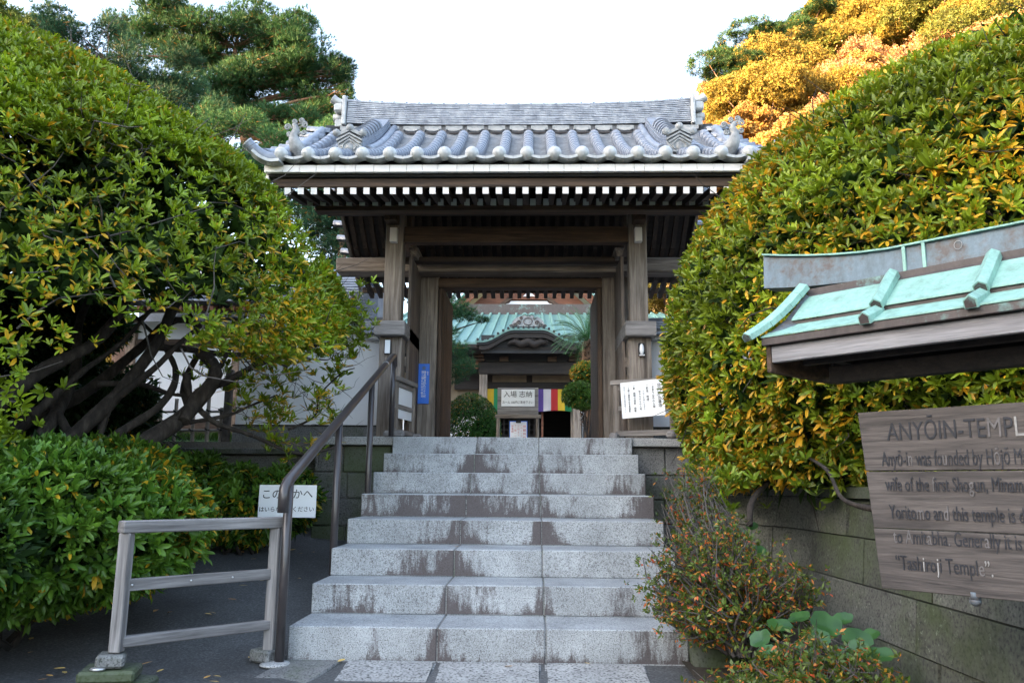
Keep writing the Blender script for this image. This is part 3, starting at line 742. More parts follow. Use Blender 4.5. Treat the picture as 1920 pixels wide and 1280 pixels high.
# up-curled corner tiles
for s in (-1, 1):
    pts = [(s * 2.27, YE + .02, 4.12), (s * 2.38, YE, 4.125), (s * 2.46, YE - .02, 4.155), (s * 2.53, YE - .05, 4.205), (s * 2.575, YE - .07, 4.245)]
    P2, r2 = smooth_path(pts, [0.055, 0.055, 0.055, 0.055, 0.058], 4); mb = MB(); mb.tube(P2, r2, 14); mb.build('corner_tile', MT['tile'], G)
    mb = MB(); d = (P2[-1] - P2[-2]).normalized(); mb.tube([P2[-1], P2[-1] + d * 0.012], 0.062, 16, sm=False); mb.build('corner_tile_face', MT['tile_pale'], G)
    pts = [(s * 2.25, YE - .01, 4.075), (s * 2.36, YE - .01, 4.07), (s * 2.46, YE - .03, 4.105), (s * 2.53, YE - .05, 4.16)]
    P2, _ = smooth_path(pts, [0.03] * 4, 4); mb = MB()
    for i in range(len(P2) - 1): mb.beam(P2[i], P2[i + 1], 0.14, 0.03)
    mb.build('corner_lip', MT['tile_pale'], G)
# verge rolls: short barrels pointing sideways, front and rear slopes
vr = half_barrel(0.062, 0.062, 0.30, skirt=0.02)
for s in (-1, 1):
    y = 2.78
    while y < 6.8:
        if abs(y - 4.7) > 0.2:
            o = place(vr, 'verge_tile', (s * 2.66, y, roof_z(y) + 0.015), (-s, 0, -0.10), parent=G, jit=0.01)
        y += 0.245
    P2 = [(s * 2.47, YR - 2.2 + 0.11 * i, roof_z(YR - 2.2 + 0.11 * i) + 0.02) for i in range(19)]
    mb = MB(); mb.tube(P2, 0.06, 10); mb.build('verge_roll', MT['tile'], G)
# main ridge: thin courses, each tile a little box
mb = MB(); nc = 12; H0, H1 = 5.50, 5.80
def rup(x): return 0.036 * (abs(x) / 2.2) ** 3
for c_ in range(nc):
    z0 = H0 + (H1 - H0) * c_ / nc; z1 = H0 + (H1 - H0) * (c_ + 1) / nc; x = -2.19 + random.uniform(-.12, 0); hw = 0.13 - 0.002 * c_
    while x < 2.2:
        l = random.uniform(0.13, 0.22); a = max(x, -2.19); b = min(x + l, 2.2); x += l
        if b - a < 0.02: continue
        k = 1 + c_ / nc; d = random.uniform(-.004, .004); g = 0.0035
        for sy in (-1, 1):
            ya, yb = (4.70 - hw + d, 4.70) if sy < 0 else (4.70, 4.70 + hw)
            mb.hexa([(a + .0015, ya, z0 + rup(a) * k + g), (b - .0015, ya, z0 + rup(b) * k + g), (b - .0015, yb, z0 + rup(b) * k + g), (a + .0015, yb, z0 + rup(a) * k + g),
                     (a + .0015, ya, z1 + rup(a) * k - g), (b - .0015, ya, z1 + rup(b) * k - g), (b - .0015, yb, z1 + rup(b) * k - g), (a + .0015, yb, z1 + rup(a) * k - g)])
tag(mb.build('ridge_tile_courses', MT['tile_ridge'] if 'tile_ridge' in MT else MT['tile'], G), kind='stuff')
P2 = [(-2.2 + i * 0.22, 4.70, 5.80 + 2 * rup(-2.2 + i * 0.22)) for i in range(21)]
mb = MB(); mb.tube(P2, 0.05, 10); 
for i in range(27): x = -2.1 + i * 0.1615; mb.tube([(x, 4.70, 5.802 + 2 * rup(x)), (x + 0.022, 4.70, 5.802 + 2 * rup(x))], 0.059, 12)
mb.build('ridge_cap', MT['tile'], G)
mb = MB(); mb.box(-2.19, 2.19, 4.60, 4.80, 5.38, 5.505); mb.build('ridge_bed', MT['tile_dark'], G)
# white mortar at the heads of the pan tiles
for c_ in range(1, 18):
    xa = -2.263 + (c_ - 1) * 0.26747
    mb = MB(); mb.prism([(xa + 0.06, 5.350), (xa + 0.10, 5.340), (xa + 0.167, 5.340), (xa + 0.207, 5.350), (xa + 0.207, 5.375), (xa + 0.06, 5.375)], 4.40, 4.44); mb.build('mortar_fillet', MT['mortar'], G)
    mb = MB(); mb.box(xa + 0.03, xa + 0.24, 4.43, 4.50, 5.37, 5.42); mb.build('ridge_base_tile', MT['tile_orn'], G)
# ridge end stacks
for s in (-1, 1):
    X = s * 2.2; e = empty('ridge_end_ornament', (X, 4.7, 5.5)); e.parent = G; e.location = Vector((X, 4.7, 5.5)) - wloc(G)
    def tb(name, mb): return mb.build(name, MT['tile_pale'], e)
    xs = lambda a, b: (min(X + s * a, X + s * b), max(X + s * a, X + s * b))
    mb = MB(); a, b = xs(0.0, 0.05); mb.box(a, b, 4.53, 4.87, 5.50, 5.90, bev=0.01); tb('end_plate', mb)
    mb = MB(); a, b = xs(0.05, 0.15); mb.box(a, b, 4.60, 4.80, 5.50, 5.60, bev=0.01); tb('stack_block', mb)
    mb = MB(); mb.tube([(X + s * 0.05, 4.70, 5.655), (X + s * 0.19, 4.70, 5.66)], 0.052, 14); tb('stack_roll', mb)
    mb = MB(); a, b = xs(0.05, 0.17); mb.box(a, b, 4.58, 4.82, 5.705, 5.82, bev=0.02); tb('stack_block', mb)
    P2, r2 = smooth_path([(X - s * 0.02, 4.70, 5.875), (X + s * 0.08, 4.70, 5.872), (X + s * 0.16, 4.69, 5.895), (X + s * 0.21, 4.68, 5.925)], [0.045, 0.048, 0.052, 0.06], 4); mb = MB(); mb.tube(P2, r2, 14); tb('curled_tile', mb)

# descending ridges with front ornaments
for s in (-1, 1):
    X = s * 1.72
    d = empty('descending_ridge', (X, 3.1, 4.5)); d.parent = G; d.location = Vector((X, 3.1, 4.5)) - wloc(G)
    for lvl, (hw, off) in enumerate(((0.135, 0.045), (0.125, 0.085), (0.115, 0.125), (0.105, 0.165))):
        mb = MB(); pts = [(y, roof_z(y) + off) for y in np.linspace(2.98, 4.46, 14)]
        for i in range(len(pts) - 1): mb.beam((X, pts[i][0] + .001, pts[i][1]), (X, pts[i + 1][0] - .001, pts[i + 1][1]), hw * 2, 0.034)
        mb.build('ridge_course', MT['tile'], d)
    rb = half_barrel(0.105, 0.092, 0.135, skirt=0.0)
    y = 2.99
    for i in range(9):
        sl = (roof_z(y + 0.03) - roof_z(y - 0.03)) / 0.06; c = 1 / math.hypot(1, sl)
        place(rb, 'ridge_cap_tile', (X, y, roof_z(y) + 0.185), (0, 1, sl), parent=d, jit=0.004)
        y += 0.145 * c
    for q in (-1, 1):
        mb = MB(); mb.tube([(X + q * 0.175, y_, roof_z(y_) + 0.06) for y_ in np.linspace(2.98, 4.45, 14)], 0.045, 10); mb.build('side_roll', MT['tile'], d)
    # ornament: little gabled house-shaped shield with three balls and scrolls
    o = empty('ridge_front_ornament', (X, 2.95, roof_z(2.95))); o.parent = G; zb = roof_z(2.95) + 0.015; o.location = Vector((X, 2.95, roof_z(2.95))) - wloc(G)
    ot = MT['tile_orn']; Y0 = 2.90
    mb = MB(); mb.prism([(X - 0.115, zb), (X + 0.115, zb), (X + 0.125, zb + 0.14), (X, zb + 0.215), (X - 0.125, zb + 0.14)], Y0 + 0.015, Y0 + 0.085); mb.build('shield', ot, o)
    for q, (w0, h0) in enumerate(((0.135, 0.205), (0.115, 0.175), (0.095, 0.145))):
        mb = MB()
        mb.beam((X - w0, Y0 + 0.012 + q * .004, zb + h0 - 0.075), (X + 0.006, Y0 + 0.012 + q * .004, zb + h0 + 0.005), 0.05 - q * .01, 0.018)
        mb.beam((X + w0, Y0 + 0.0125 + q * .004, zb + h0 - 0.075), (X - 0.006, Y0 + 0.0125 + q * .004, zb + h0 + 0.005), 0.05 - q * .01, 0.018)
        mb.build('gable_moulding', ot, o)
    for bx_, bz in ((-0.14, 0.22), (0.14, 0.22), (0.0, 0.275)):
        mb = MB(); mb.sphere((X + bx_, Y0 + 0.01, zb + bz), 0.042, 14, 10, (1, 0.8, 1)); mb.tube([(X + bx_, Y0 + 0.0, zb + bz), (X + bx_ * .5, Y0 + 0.10, zb + bz - 0.02)], [0.036, 0.03], 10); mb.build('knob', ot, o)
    mb = MB(); mb.beam((X - 0.13, Y0 + 0.03, zb + 0.195), (X + 0.01, Y0 + 0.03, zb + 0.262), 0.07, 0.035); mb.beam((X + 0.13, Y0 + 0.031, zb + 0.195), (X - 0.01, Y0 + 0.031, zb + 0.262), 0.07, 0.035); mb.build('ornament_roof', ot, o)
    for q in (-1, 1):     # scrolls
        mb = MB()
        for (cx_, cz_, rr) in ((0.105, 0.028, 0.030), (0.145, 0.03, 0.024)):
            pts = [(X + q * (cx_ + rr * (1 - k / 22) * math.cos(k * 0.42)), Y0 + 0.01 - k * 0.0006, zb + cz_ + rr * (1 - k / 22) * math.sin(k * 0.42)) for k in range(20)]
            mb.tube(pts, 0.0085, 6)
        pts = [(X + q * (0.015 + 0.055 * math.sin(t)), Y0 + 0.008, zb + 0.135 - 0.11 * t / 2.6) for t in np.linspace(0, 2.6, 12)]; mb.tube(pts, 0.009, 6)
        mb.build('scroll', ot, o)
    mb = MB(); mb.sphere((X, Y0 + 0.02, zb + 0.06), 0.045, 12, 8, (1, 0.5, 1.1)); mb.build('boss', ot, o)
    # small verge figure near the corner: curling finial
    XF = s * 2.17; f = empty('corner_finial', (XF, 2.62, 4.3)); f.parent = G; f.location = Vector((XF, 2.62, 4.3)) - wloc(G); zf_ = roof_z(2.55) + 0.05
    mb = MB(); P2, r2 = smooth_path([(XF + s * -0.05, 2.62, zf_), (XF, 2.56, zf_ + 0.07), (XF + s * 0.02, 2.55, zf_ + 0.16), (XF + s * 0.0, 2.55, zf_ + 0.23), (XF + s * 0.03, 2.55, zf_ + 0.29)], [0.085, 0.07, 0.045, 0.035, 0.02], 4); mb.tube(P2, r2, 10); mb.build('body', ot, f)
    for q, (dx_, dz_) in enumerate(((-0.085, 0.25), (0.09, 0.275), (-0.06, 0.175), (0.08, 0.195), (-0.02, 0.31), (0.05, 0.32))):
        mb = MB(); rr = 0.028 if q > 1 else 0.034
        pts = [(XF + dx_ + rr * (1 - k / 26) * math.cos(k * 0.45 + q), 2.54, zf_ + dz_ + rr * (1 - k / 26) * math.sin(k * 0.45 + q)) for k in range(22)]
        mb.tube([(XF + 0.01, 2.55, zf_ + dz_ - 0.04)] + pts, 0.0095, 6); mb.build('curl', ot, f)

# name plate boxes on the posts, blue enamel plate
for (u, v, hh, nm, lab) in ((727, 650, 0.155, 'name_plate', 'small white framed plate on the left gate post just above the handrail end'), (1203, 655, 0.14, 'porch_lamp', 'small white lamp fitting on the right gate post below its bracket')):
    p = at(u, v, 3.74); e = empty(nm, p, lab, 'plate' if nm == 'name_plate' else 'lamp')
    if nm == 'name_plate':
        mb = MB(); mb.box(p.x - .036, p.x + .036, 3.735, 3.766, p.z - hh / 2, p.z + hh / 2, bev=0.003); mb.build('back_plate', MT['black'], e)
        mb = MB(); mb.box(p.x - .031, p.x + .027, 3.728, 3.74, p.z - hh / 2 + .004, p.z + hh / 2 - .002, bev=0.002); mb.build('face_plate', MT['sign_white'], e)
    else:
        mb = MB(); mb.box(p.x - .034, p.x + .034, 3.735, 3.768, p.z - hh / 2, p.z + hh / 2, bev=0.004); mb.build('back_plate', MT['black'], e)
        mb = MB(); mb.sphere((p.x, 3.73, p.z), 0.03, 14, 10, (0.85, 0.8, 2.1)); mb.build('globe', MT['sign_white'], e)
        mb = MB(); mb.box(p.x - .03, p.x + .03, 3.715, 3.742, p.z - hh / 2 - .004, p.z - hh / 2 + .014, bev=0.003); mb.build('base_cap', MT['bolt'], e)
bp = empty('blue_plate', (-1.13, 4.77, 2.2), 'narrow blue vertical sign with white writing and a grey star on the left main post', 'sign')
mb = MB(); mb.box(-1.20, -1.063, 4.768, 4.782, 1.962, 2.455, bev=0.002); mb.build('enamel_panel', MT['blue'], bp)
mb = MB(); c = Vector((-1.131, 4.765, 2.40)); pts = []
for k in range(10): a = math.pi / 2 + k * math.pi / 5; rr = 0.036 if k % 2 == 0 else 0.015; pts.append((c.x + rr * math.cos(a), c.z + rr * math.sin(a)))
mb.prism(pts, 4.764, 4.7675); mb.build('star', mat_flat('grey star', (0.10, 0.16, 0.30), 0.5), bp)
def vtext(body, x, z0, size, m, y, parent, pitch=None, n=None, R_=(1, 0, 0), sx=1.0):
    """vertical column of characters going down from z0"""
    pitch = pitch or size * 1.02; k = 0
    for ch in body:
        if ch not in ' 　': text(ch, size, m, frame((x, y, z0 - k * pitch), R_, (0, 0, 1)), parent, sx=sx)
        k += 1
def vline(body, x, z0, size, m, y, parent, sx=1.0, pitch=1.0, origin=None, R_=(1, 0, 0)):
    """a column as one mesh: multi-line text, one character per line"""
    cu = bpy.data.curves.new('t', 'FONT'); cu.body = '\n'.join(body); cu.size = size; cu.align_x = 'CENTER'; cu.align_y = 'TOP'; cu.space_line = pitch; cu.extrude = 0.0008; cu.resolution_u = 2
    cu.materials.append(m); o = bpy.data.objects.new('t', cu); C.objects.link(o)
    me = bpy.data.meshes.new_from_object(o.evaluated_get(bpy.context.evaluated_depsgraph_get())); bpy.data.objects.remove(o); bpy.data.curves.remove(cu)
    me.transform((origin or frame((x, y, z0), R_, (0, 0, 1))) @ Matrix.Diagonal((sx, 1, 1, 1)))
    ob = bpy.data.objects.new('lettering', me); C.objects.link(ob); ob.parent = parent; ob.location = -wloc(parent); return ob
vline('鎌倉市', -1.083, 2.36, 0.017, MT['sign_white'], 4.7665, bp)
vline('鎌倉観音巡礼三十三所', -1.118, 2.365, 0.034, MT['sign_white'], 4.7665, bp, pitch=0.98)
vline('第三番札所田代観音', -1.147, 2.365, 0.034, MT['sign_white'], 4.7665, bp, pitch=1.08)
vline('祇園山安養院', -1.186, 2.13, 0.016, mat_flat('dim letters', (0.15, 0.32, 0.7)), 4.7665, bp, pitch=1.3)
# ================================================================== PLASTER WALLS EITHER SIDE OF THE GATE
def plaster_wall(x0, x1, side, label):
    e = empty('plaster_wall', ((x0 + x1) / 2, 4.3, TOP), label, 'wall'); y0, y1 = 4.22, 4.42
    bx('plaster', MT['plaster'], x0, x1, y0, y1, 1.655, 2.70, bev=0.002, p=e)
    bx('wall_base', MT['wallbase'] if 'wallbase' in MT else MT['dark_stone2'], x0 - .02, x1 + .02, y0 - 0.02, y1 + 0.02, 1.30, 1.64, bev=0.004, p=e)
    bx('base_ledge', MT['dark_wood'], x0 - .02, x1 + .02, y0 - 0.03, y1 + 0.03, 1.641, 1.655, bev=0.0, p=e)
    bx('cornice', MT['plaster'], x0, x1, y0 - 0.10, y1 + 0.10, 2.645, 2.70, bev=0.01, p=e)
    # wavy eave tiles, courses and ridge roll
    x = x0
    while x < x1 - 0.02:
        b = min(x + 0.235, x1); mb = MB(); n = 6; up = []; dn = []
        for k in range(n + 1):
            t = k / n; xx = x + (b - x) * t; z = 2.735 - 0.028 * math.sin(math.pi * t) ; up.append((xx, z + 0.016)); dn.append((xx, z - 0.016))
        mb.prism(up + dn[::-1], y0 - 0.20, y1 + 0.18); mb.build('eave_tile', MT['tile'], e)
        mb = MB(); mb.tube([(x, y0 - 0.215, 2.752), (x, y0 + 0.06, 2.80)], 0.038, 12); mb.build('tile_roll', MT['tile'], e)
        x += 0.235
    for z, hw in ((2.79, 0.13), (2.82, 0.12), (2.85, 0.11)):
        x = x0
        while x < x1 - .02:
            b = min(x + random.uniform(.24, .3), x1); bx('course_tile', MT['tile'], x + .002, b - .002, 4.32 - hw, 4.32 + hw, z, z + 0.024, bev=0.002, p=e); x = b
    mb = MB(); mb.tube([(x0 - .02, 4.32, 2.89), (x1, 4.32, 2.89)], 0.05, 12); mb.build('ridge_roll', MT['tile'], e)
plaster_wall(-3.22, -1.50, -1, 'white plaster wall with grey tile cap between the left tree and the gate')
plaster_wall(1.52, 4.5, 1, 'white plaster wall with grey tile cap between the gate and the right azalea')

# ================================================================== BUILDING BEHIND THE LEFT TREE
B = empty('side_building', (-5, 7.1, TOP), 'low white-walled timber building with grey tiled roof, behind the bamboo fence at left', 'building')
bx('wall', MT['plaster'], -5.92, -2.9, 7.02, 10.5, 1.93, 3.06, bev=0, p=B)
bx('wall_upper', MT['plaster'], -5.92, -2.9, 7.03, 10.4, 3.16, 3.45, bev=0, p=B)
bx('skirting_boards', MT['brown_x'], -5.95, -2.9, 6.99, 7.02, 1.45, 1.92, bev=0.003, p=B)
for x in (-5.98, -4.32, -2.95): bx('post', MT['tan_z'] if 'tan_z' in MT else MT['brown_z'], x - 0.07, x + 0.07, 6.95, 7.07, 1.44, 3.5, bev=0.006, p=B)
bx('wall_plate', MT['brown_x'], -5.9, -3.0, 6.965, 7.06, 3.05, 3.16, bev=0.006, p=B)
bx('eave_beam', MT['brown_x'], -6.6, -2.6, 6.55, 6.66, 3.50, 3.58, bev=0.006, p=B)
for i in range(26): x = -6.5 + i * 0.155; mb = MB(); mb.beam((x, 6.3, 3.50), (x, 7.3, 3.70), 0.05, 0.06); mb.build('rafter', MT['red_wood'], B)
for r_ in range(9):       # roof courses stepping back
    y = 6.28 + r_ * 0.24; z = 3.60 + r_ * 0.105; x = -6.7
    bx('roof_course', MT['tile'], -6.7, -2.5, y, y + 0.34, z, z + 0.03, bev=0.004, p=B)
mb = MB(); mb.tube([(-6.7, 8.5, 4.58), (-2.5, 8.5, 4.58)], 0.11, 12); mb.build('roof_ridge', MT['tile'], B)
bx('rear_roof', MT['tile'], -6.7, -2.5, 8.5, 10.8, 3.75, 4.4, bev=0, p=B)
# low clipped grass bank in front of it
def grass_patch(name, x0, x1, y0, y1, z0, n, h, label_kind='stuff'):
    P = np.stack([rng.uniform(x0, x1, n), rng.uniform(y0, y1, n), np.full(n, z0)], 1); D = np.stack([rng.normal(0, .3, n), rng.normal(0, .3, n), np.ones(n)], 1)
    col = np.array([0.05, 0.12, 0.015]) * (0.6 + 0.8 * rng.random((n, 1))); P[:, 2] += 0.12 * rng.random(n)
    o = leaves(name, P, D, rng.normal(size=(n, 3)), h * (0.6 + .6 * rng.random(n)), np.full(n, 0.012), col, MT['leaf_dull'], None, T_BLADE, F_BLADE); tag(o, kind='stuff'); return o
grass_patch('grass', -6.2, -2.6, 5.4, 6.7, TOP, 12000, 0.13)
mb = MB(); mb.grid(lambda a, b: (-6.2 + 3.6 * a, 5.3 + 1.5 * b, TOP + 0.13 * math.sin(math.pi * min(max(b, .02), .98)) ** .5), 20, 8); tag(mb.build('lawn', mat_flat('moss', (0.03, 0.075, 0.012), 0.95, 0.4, 20)), kind='structure')

# bamboo fence
BF = empty('bamboo_fence', (-4, 4.4, 1.36), 'dry bamboo lattice fence tied with black rope on the coping below the left tree', 'fence')
def bamboo(a, b, r, name='bamboo_pole', knots=4):
    a = Vector(a); b = Vector(b); mb = MB(); pts = []; rad = []; n = knots
    for k in range(n * 4 + 1):
        t = k / (n * 4); pts.append(a.lerp(b, t)); rad.append(r * (1.0 if k % 4 else 1.10))
    mb.tube(pts, rad, 10); return mb.build(name, MT['bamboo'], BF)
fy = lambda x: 4.25 + (x + 3.3) * -0.30
for i, x in enumerate((-3.42, -3.58, -3.80, -4.03, -4.27, -4.52, -4.76, -5.0, -5.25)):
    y = fy(x) + (0 if i % 2 else 0.05); lean = -0.02
    bamboo((x, y, 1.37), (x + lean * random.uniform(0, 1), y, (1.98 if i > 0 else 1.88) + random.uniform(-.03, .03)), 0.021, knots=3)
for z in (1.41, 1.60, 1.82):
    bamboo((-5.4, fy(-5.4) + .022, z + 0.03), (-3.36, fy(-3.36) + .022, z - 0.01), 0.014, 'bamboo_rail', 9)
    for x in (-3.42, -3.58, -3.80, -4.03, -4.27, -4.52, -4.76, -5.0):
        mb = MB(); y = fy(x) + .02
        for q in range(3): mb.tube([(x - .028, y - .035, z + .02 - q * .006), (x, y - 0.045, z + .005 - q * .004), (x + .028, y - .03, z - .012 + q * .006)], 0.005, 5)
        mb.tube([(x, y - .04, z), (x + .01, y - .05, z - .05)], 0.003, 4); mb.build('rope_tie', MT['rope'], BF)
bx('fence_post', MT['bark_grey'], -3.38, -3.30, fy(-3.34) - .02, fy(-3.34) + .06, 1.36, 2.30, bev=0.01, p=BF)

# ================================================================== HANDRAIL
H = empty('handrail', (-1.25, 1.5, 0.6), 'brown metal tube handrail rising along the left edge of the stairs', 'handrail')
rx = -1.215
def rz(y): return 1.02 + 0.392 * (y + 0.1)
ra = [(rx, -0.19, 0.845), (rx, -0.19, 0.93), (rx, -0.175, 0.985), (rx, -0.12, rz(-0.12))]
mb = MB(); mb.tube([(rx, -0.19, 0.83), (rx, -0.19, 0.93), (rx, -0.178, 0.968), (rx, -0.13, 1.006)] + [(rx, y, rz(y)) for y in (0.5, 1.5, 2.5)] + [(rx, 3.08, rz(3.08)), (rx + .002, 3.15, rz(3.12)), (rx, 3.17, rz(3.02)), (rx, 3.17, rz(2.85))], 0.032, 16); mb.build('rail', MT['metal_rail'], H)
for y, zb in ((-0.10, -0.02), (1.02, 0.10), (2.12, 0.25), (3.14, TOP)):
    mb = MB(); mb.tube([(rx, y, zb), (rx, y, rz(y) - 0.01)], 0.0265, 14); mb.build('post', MT['metal_rail'], H)
mb = MB(); mb.tube([(rx, 2.72, rz(2.72)), (rx, 2.745, rz(2.745))], 0.0335, 16); mb.build('joint_sleeve', MT['bolt'], H)

# ================================================================== WOODEN BARRIER LOWER LEFT
BL = empty('wooden_barrier', (-1.6, -0.4, 0), 'low grey wooden barrier rail standing on stones left of the stair foot', 'barrier')
LP, RP = Vector((at(240, 985, -0.72).x, -0.72, 0)), Vector((-1.29, -0.06, 0))
zt = lambda p, v, Y: at(v[0], v[1], Y).z
zt0 = at(240, 987, -0.72).z; zt1 = at(535, 979, -0.06).z
zb0 = at(240, 1204, -0.72).z; zb1 = at(520, 1170, -0.06).z; zm0 = at(240, 1097, -0.72).z; zm1 = at(520, 1075, -0.06).z
dv = (RP - LP).normalized()
MT['bar_x'] = mat_wood('barrier wood', (0.085, 0.078, 0.077), (0.27, 0.255, 0.25), 'x', rot=-math.atan2(dv.y, dv.x))
def P3(p, z): return Vector((p.x, p.y, z))
mb = MB(); mb.beam(P3(LP - dv * .035, zt0), P3(RP + dv * .06, zt1), 0.075, 0.062, bev=0.006); mb.build('top_rail', MT['bar_x'], BL)
mb = MB(); mb.beam(P3(LP + dv * .02, zm0), P3(RP, zm1), 0.028, 0.06, bev=0.004); mr = mb.build('middle_rail', MT['bar_x'], BL)
mb = MB(); mb.beam(P3(LP + dv * .02, zb0), P3(RP, zb1), 0.05, 0.052, bev=0.005); mb.build('bottom_rail', MT['bar_x'], BL)
for t in (0.06, 0.42, 0.70):
    p = P3(LP.lerp(RP, t), zm0 + (zm1 - zm0) * t); mb = MB(); mb.sphere(p + Vector((0.006, -0.018, 0)), 0.006, 8, 6); mb.build('bolt_head', MT['bolt'], mr)
mb = MB(); mb.beam(P3(LP, zb0 - 0.045), P3(LP, zt0 - 0.03), 0.058, 0.058, up=(0, 1, 0), bev=0.005); mb.build('post', MT['grey_z'], BL)
mb = MB(); mb.beam(P3(RP, 0.05), P3(RP, zt1 - 0.03), 0.058, 0.058, up=(0, 1, 0), bev=0.005); mb.build('post', MT['grey_z'], BL)
mb = MB(); mb.beam(P3(LP - dv * .12 + Vector((0, .06, 0)), zb0 - .075), P3(LP + dv * .07 + Vector((0, -.04, 0)), zb0 - .082), 0.13, 0.06, bev=0.012); mb.build('foot_block', MT['foot_wood'] if 'foot_wood' in MT else MT['dark_stone2'], BL)
mb = MB(); mb.beam((RP.x - 0.09, RP.y + .05, 0.03), (RP.x + 0.045, RP.y - 0.02, 0.03), 0.12, 0.07, bev=0.012); mb.build('foot_block', MT['dark_stone2'], BL)
zf0 = zb0 - .112
for k, (dx, dy, a, w_, l_, h_, z_, lab) in enumerate(((-0.02, 0.0, 0.25, 0.19, 0.26, 0.055, zf0 - 0.0305, 'moss-topped broken stone slab directly under the barrier foot'), (0.03, 0.02, -0.1, 0.21, 0.28, 0.09, zf0 - 0.106, 'dark concrete block at the bottom of the barrier footing'))):
    mb = MB(); mb.box(-l_ / 2, l_ / 2, -w_ / 2, w_ / 2, -h_ / 2, h_ / 2, bev=0.012)
    o = mb.build('footing_stone', MT['moss_stone']); tag(o, lab, 'stone'); o.location = (LP.x + dx, LP.y + dy, z_); o.rotation_euler = (0.03, 0.02, a)
mb = MB(); mb.sphere((LP.x - 0.045, LP.y - 0.075, zf0 + 0.004), 0.028, 9, 6, (1.4, 1, .35)); o = mb.build('crumpled_wrapper', MT['bolt']); tag(o, 'crumpled shiny wrapper lying on the mossy footing stone', 'litter')

# ================================================================== KEEP-OUT SIGN ON A STAKE
p = at(539, 939, 2.1); SG = empty('keep_out_sign', (p.x, 2.1, gz(p.x, 2.1)), 'white keep-out sign in black brush lettering on a white stake behind the barrier', 'sign')
mb = MB(); mb.box(p.x - .247, p.x + .252, 2.085, 2.095, p.z - .137, p.z + .137, bev=0.002); mb.build('sign_panel', MT['sign_white'], SG)
b = at(521, 1055, 2.13); mb = MB(); mb.beam((b.x, 2.12, gz(b.x, 2.1) - .03), (b.x + .03, 2.12, p.z), 0.045, 0.02, up=(0, 1, 0)); mb.build('stake', MT['white_wood'], SG)
text('このなかへ', 0.090, MT['ink'], frame((p.x, 2.083, p.z + .055), (1, 0, 0.012), (0, 0, 1)), SG)
text('はいらないでください', 0.048, MT['ink'], frame((p.x + .0, 2.083, p.z - .070), (1, 0, 0.012), (0, 0, 1)), SG)

# ================================================================== TWO FOLDED BARRIERS AT THE TOP
def top_barrier(A, Bp, zt_, zm_, zl_, label, panel=None, th=0.04, posts=(0.04, 0.93), top_ext=(0, 0)):
    A = Vector(A); Bp = Vector(Bp); e = empty('wooden_barrier', ((A.x + Bp.x) / 2, (A.y + Bp.y) / 2, TOP), label, 'barrier'); d = (Bp - A).normalized(); n = Vector((-d.y, d.x, 0))
    wm = mat_wood('top barrier wood', (0.09, 0.078, 0.07), (0.31, 0.28, 0.255), 'x', rot=-math.atan2(d.y, d.x))
    V = lambda t, z, o=0: Vector((A.x + (Bp.x - A.x) * t, A.y + (Bp.y - A.y) * t, z)) + n * o
    mb = MB(); mb.beam(V(-0.03, zt_), V(1.03, zt_), 0.085, 0.05, bev=0.005); mb.build('top_rail', wm, e)
    mb = MB(); mb.beam(V(0, zt_ - .055), V(1, zt_ - .055), 0.03, 0.05, bev=0.004); mb.build('upper_rail', wm, e)
    mb = MB(); mb.beam(V(0, zm_), V(1, zm_), 0.03, 0.05, bev=0.004); mb.build('middle_rail', wm, e)
    mb = MB(); mb.beam(V(0, zl_), V(1, zl_), 0.06, 0.055, bev=0.004); mb.build('bottom_rail', wm, e)
    for t in posts:
        mb = MB(); mb.beam(V(t, TOP + .05), V(t, zt_ - .02), 0.06, 0.055, up=(0, 1, 0), bev=0.004); mb.build('post', MT['wood_z'], e)
        c = V(t, TOP + .04); mb = MB(); mb.beam(c - n * .11, c + n * .11, 0.09, 0.07, bev=0.02); mb.build('foot_block', MT['grey_x'], e)
    return e, V, d, n
eR, VR, dR, nR = top_barrier((at(1150, 715, 3.62).x, 3.62, 0), (at(1268, 705, 3.28).x, 3.28, 0), 2.075, 1.80, 1.535, 'weathered wooden barrier folded against the right gate post, carrying the white notice')
eL, VL, dL, nL = top_barrier((at(741, 705, 3.36).x, 3.36, 0), (at(776, 735, 4.0).x, 4.0, 0), 2.085, 1.80, 1.535, 'weathered wooden barrier with white backing, folded against the left gate post', posts=(0.05, 0.95))
mb = MB(); mb.beam(VL(.08, 1.88, .0), VL(.90, 1.88, .0), 0.006, 0.40); bpn = mb.build('white_backing', MT['sign_white'], eL)
# notice on the right barrier
A = at(1163, 720, 3.49); Bn = at(1243, 709, 3.27)
NS = empty('notice_sign', (1.33, 3.38, 1.9), 'white notice board with columns of black Japanese writing hung on the right barrier', 'sign')
nd = Vector((Bn.x - A.x, Bn.y - A.y, 0)).normalized(); nn = Vector((nd.y, -nd.x, 0)); tilt = (at(1243, 709, 3.27).z - at(1163, 718, 3.49).z) / (Bn - A).length
r3 = Vector((nd.x, nd.y, tilt + 0.0)).normalized(); u3 = Vector((-tilt * nd.x * .5, -tilt * nd.y * .5, 1)).normalized(); u3 = (u3 - r3 * u3.dot(r3)).normalized(); n3 = r3.cross(u3)
W_ = (Bn - A).length * 1.0; Hh = 0.375; o0 = Vector((A.x, A.y, at(1163, 718, 3.49).z)) + n3 * -0.0
if n3.y > 0: n3 = -n3
mb = MB(); q = [o0 - u3 * Hh, o0 - u3 * Hh + r3 * W_, o0 + r3 * W_, o0]; mb.hexa([q[0] - n3 * .003, q[1] - n3 * .003, q[1] + n3 * .003, q[0] + n3 * .003, q[3] - n3 * .003, q[2] - n3 * .003, q[2] + n3 * .003, q[3] + n3 * .003]); mb.build('sign_panel', MT['sign_white'], NS)
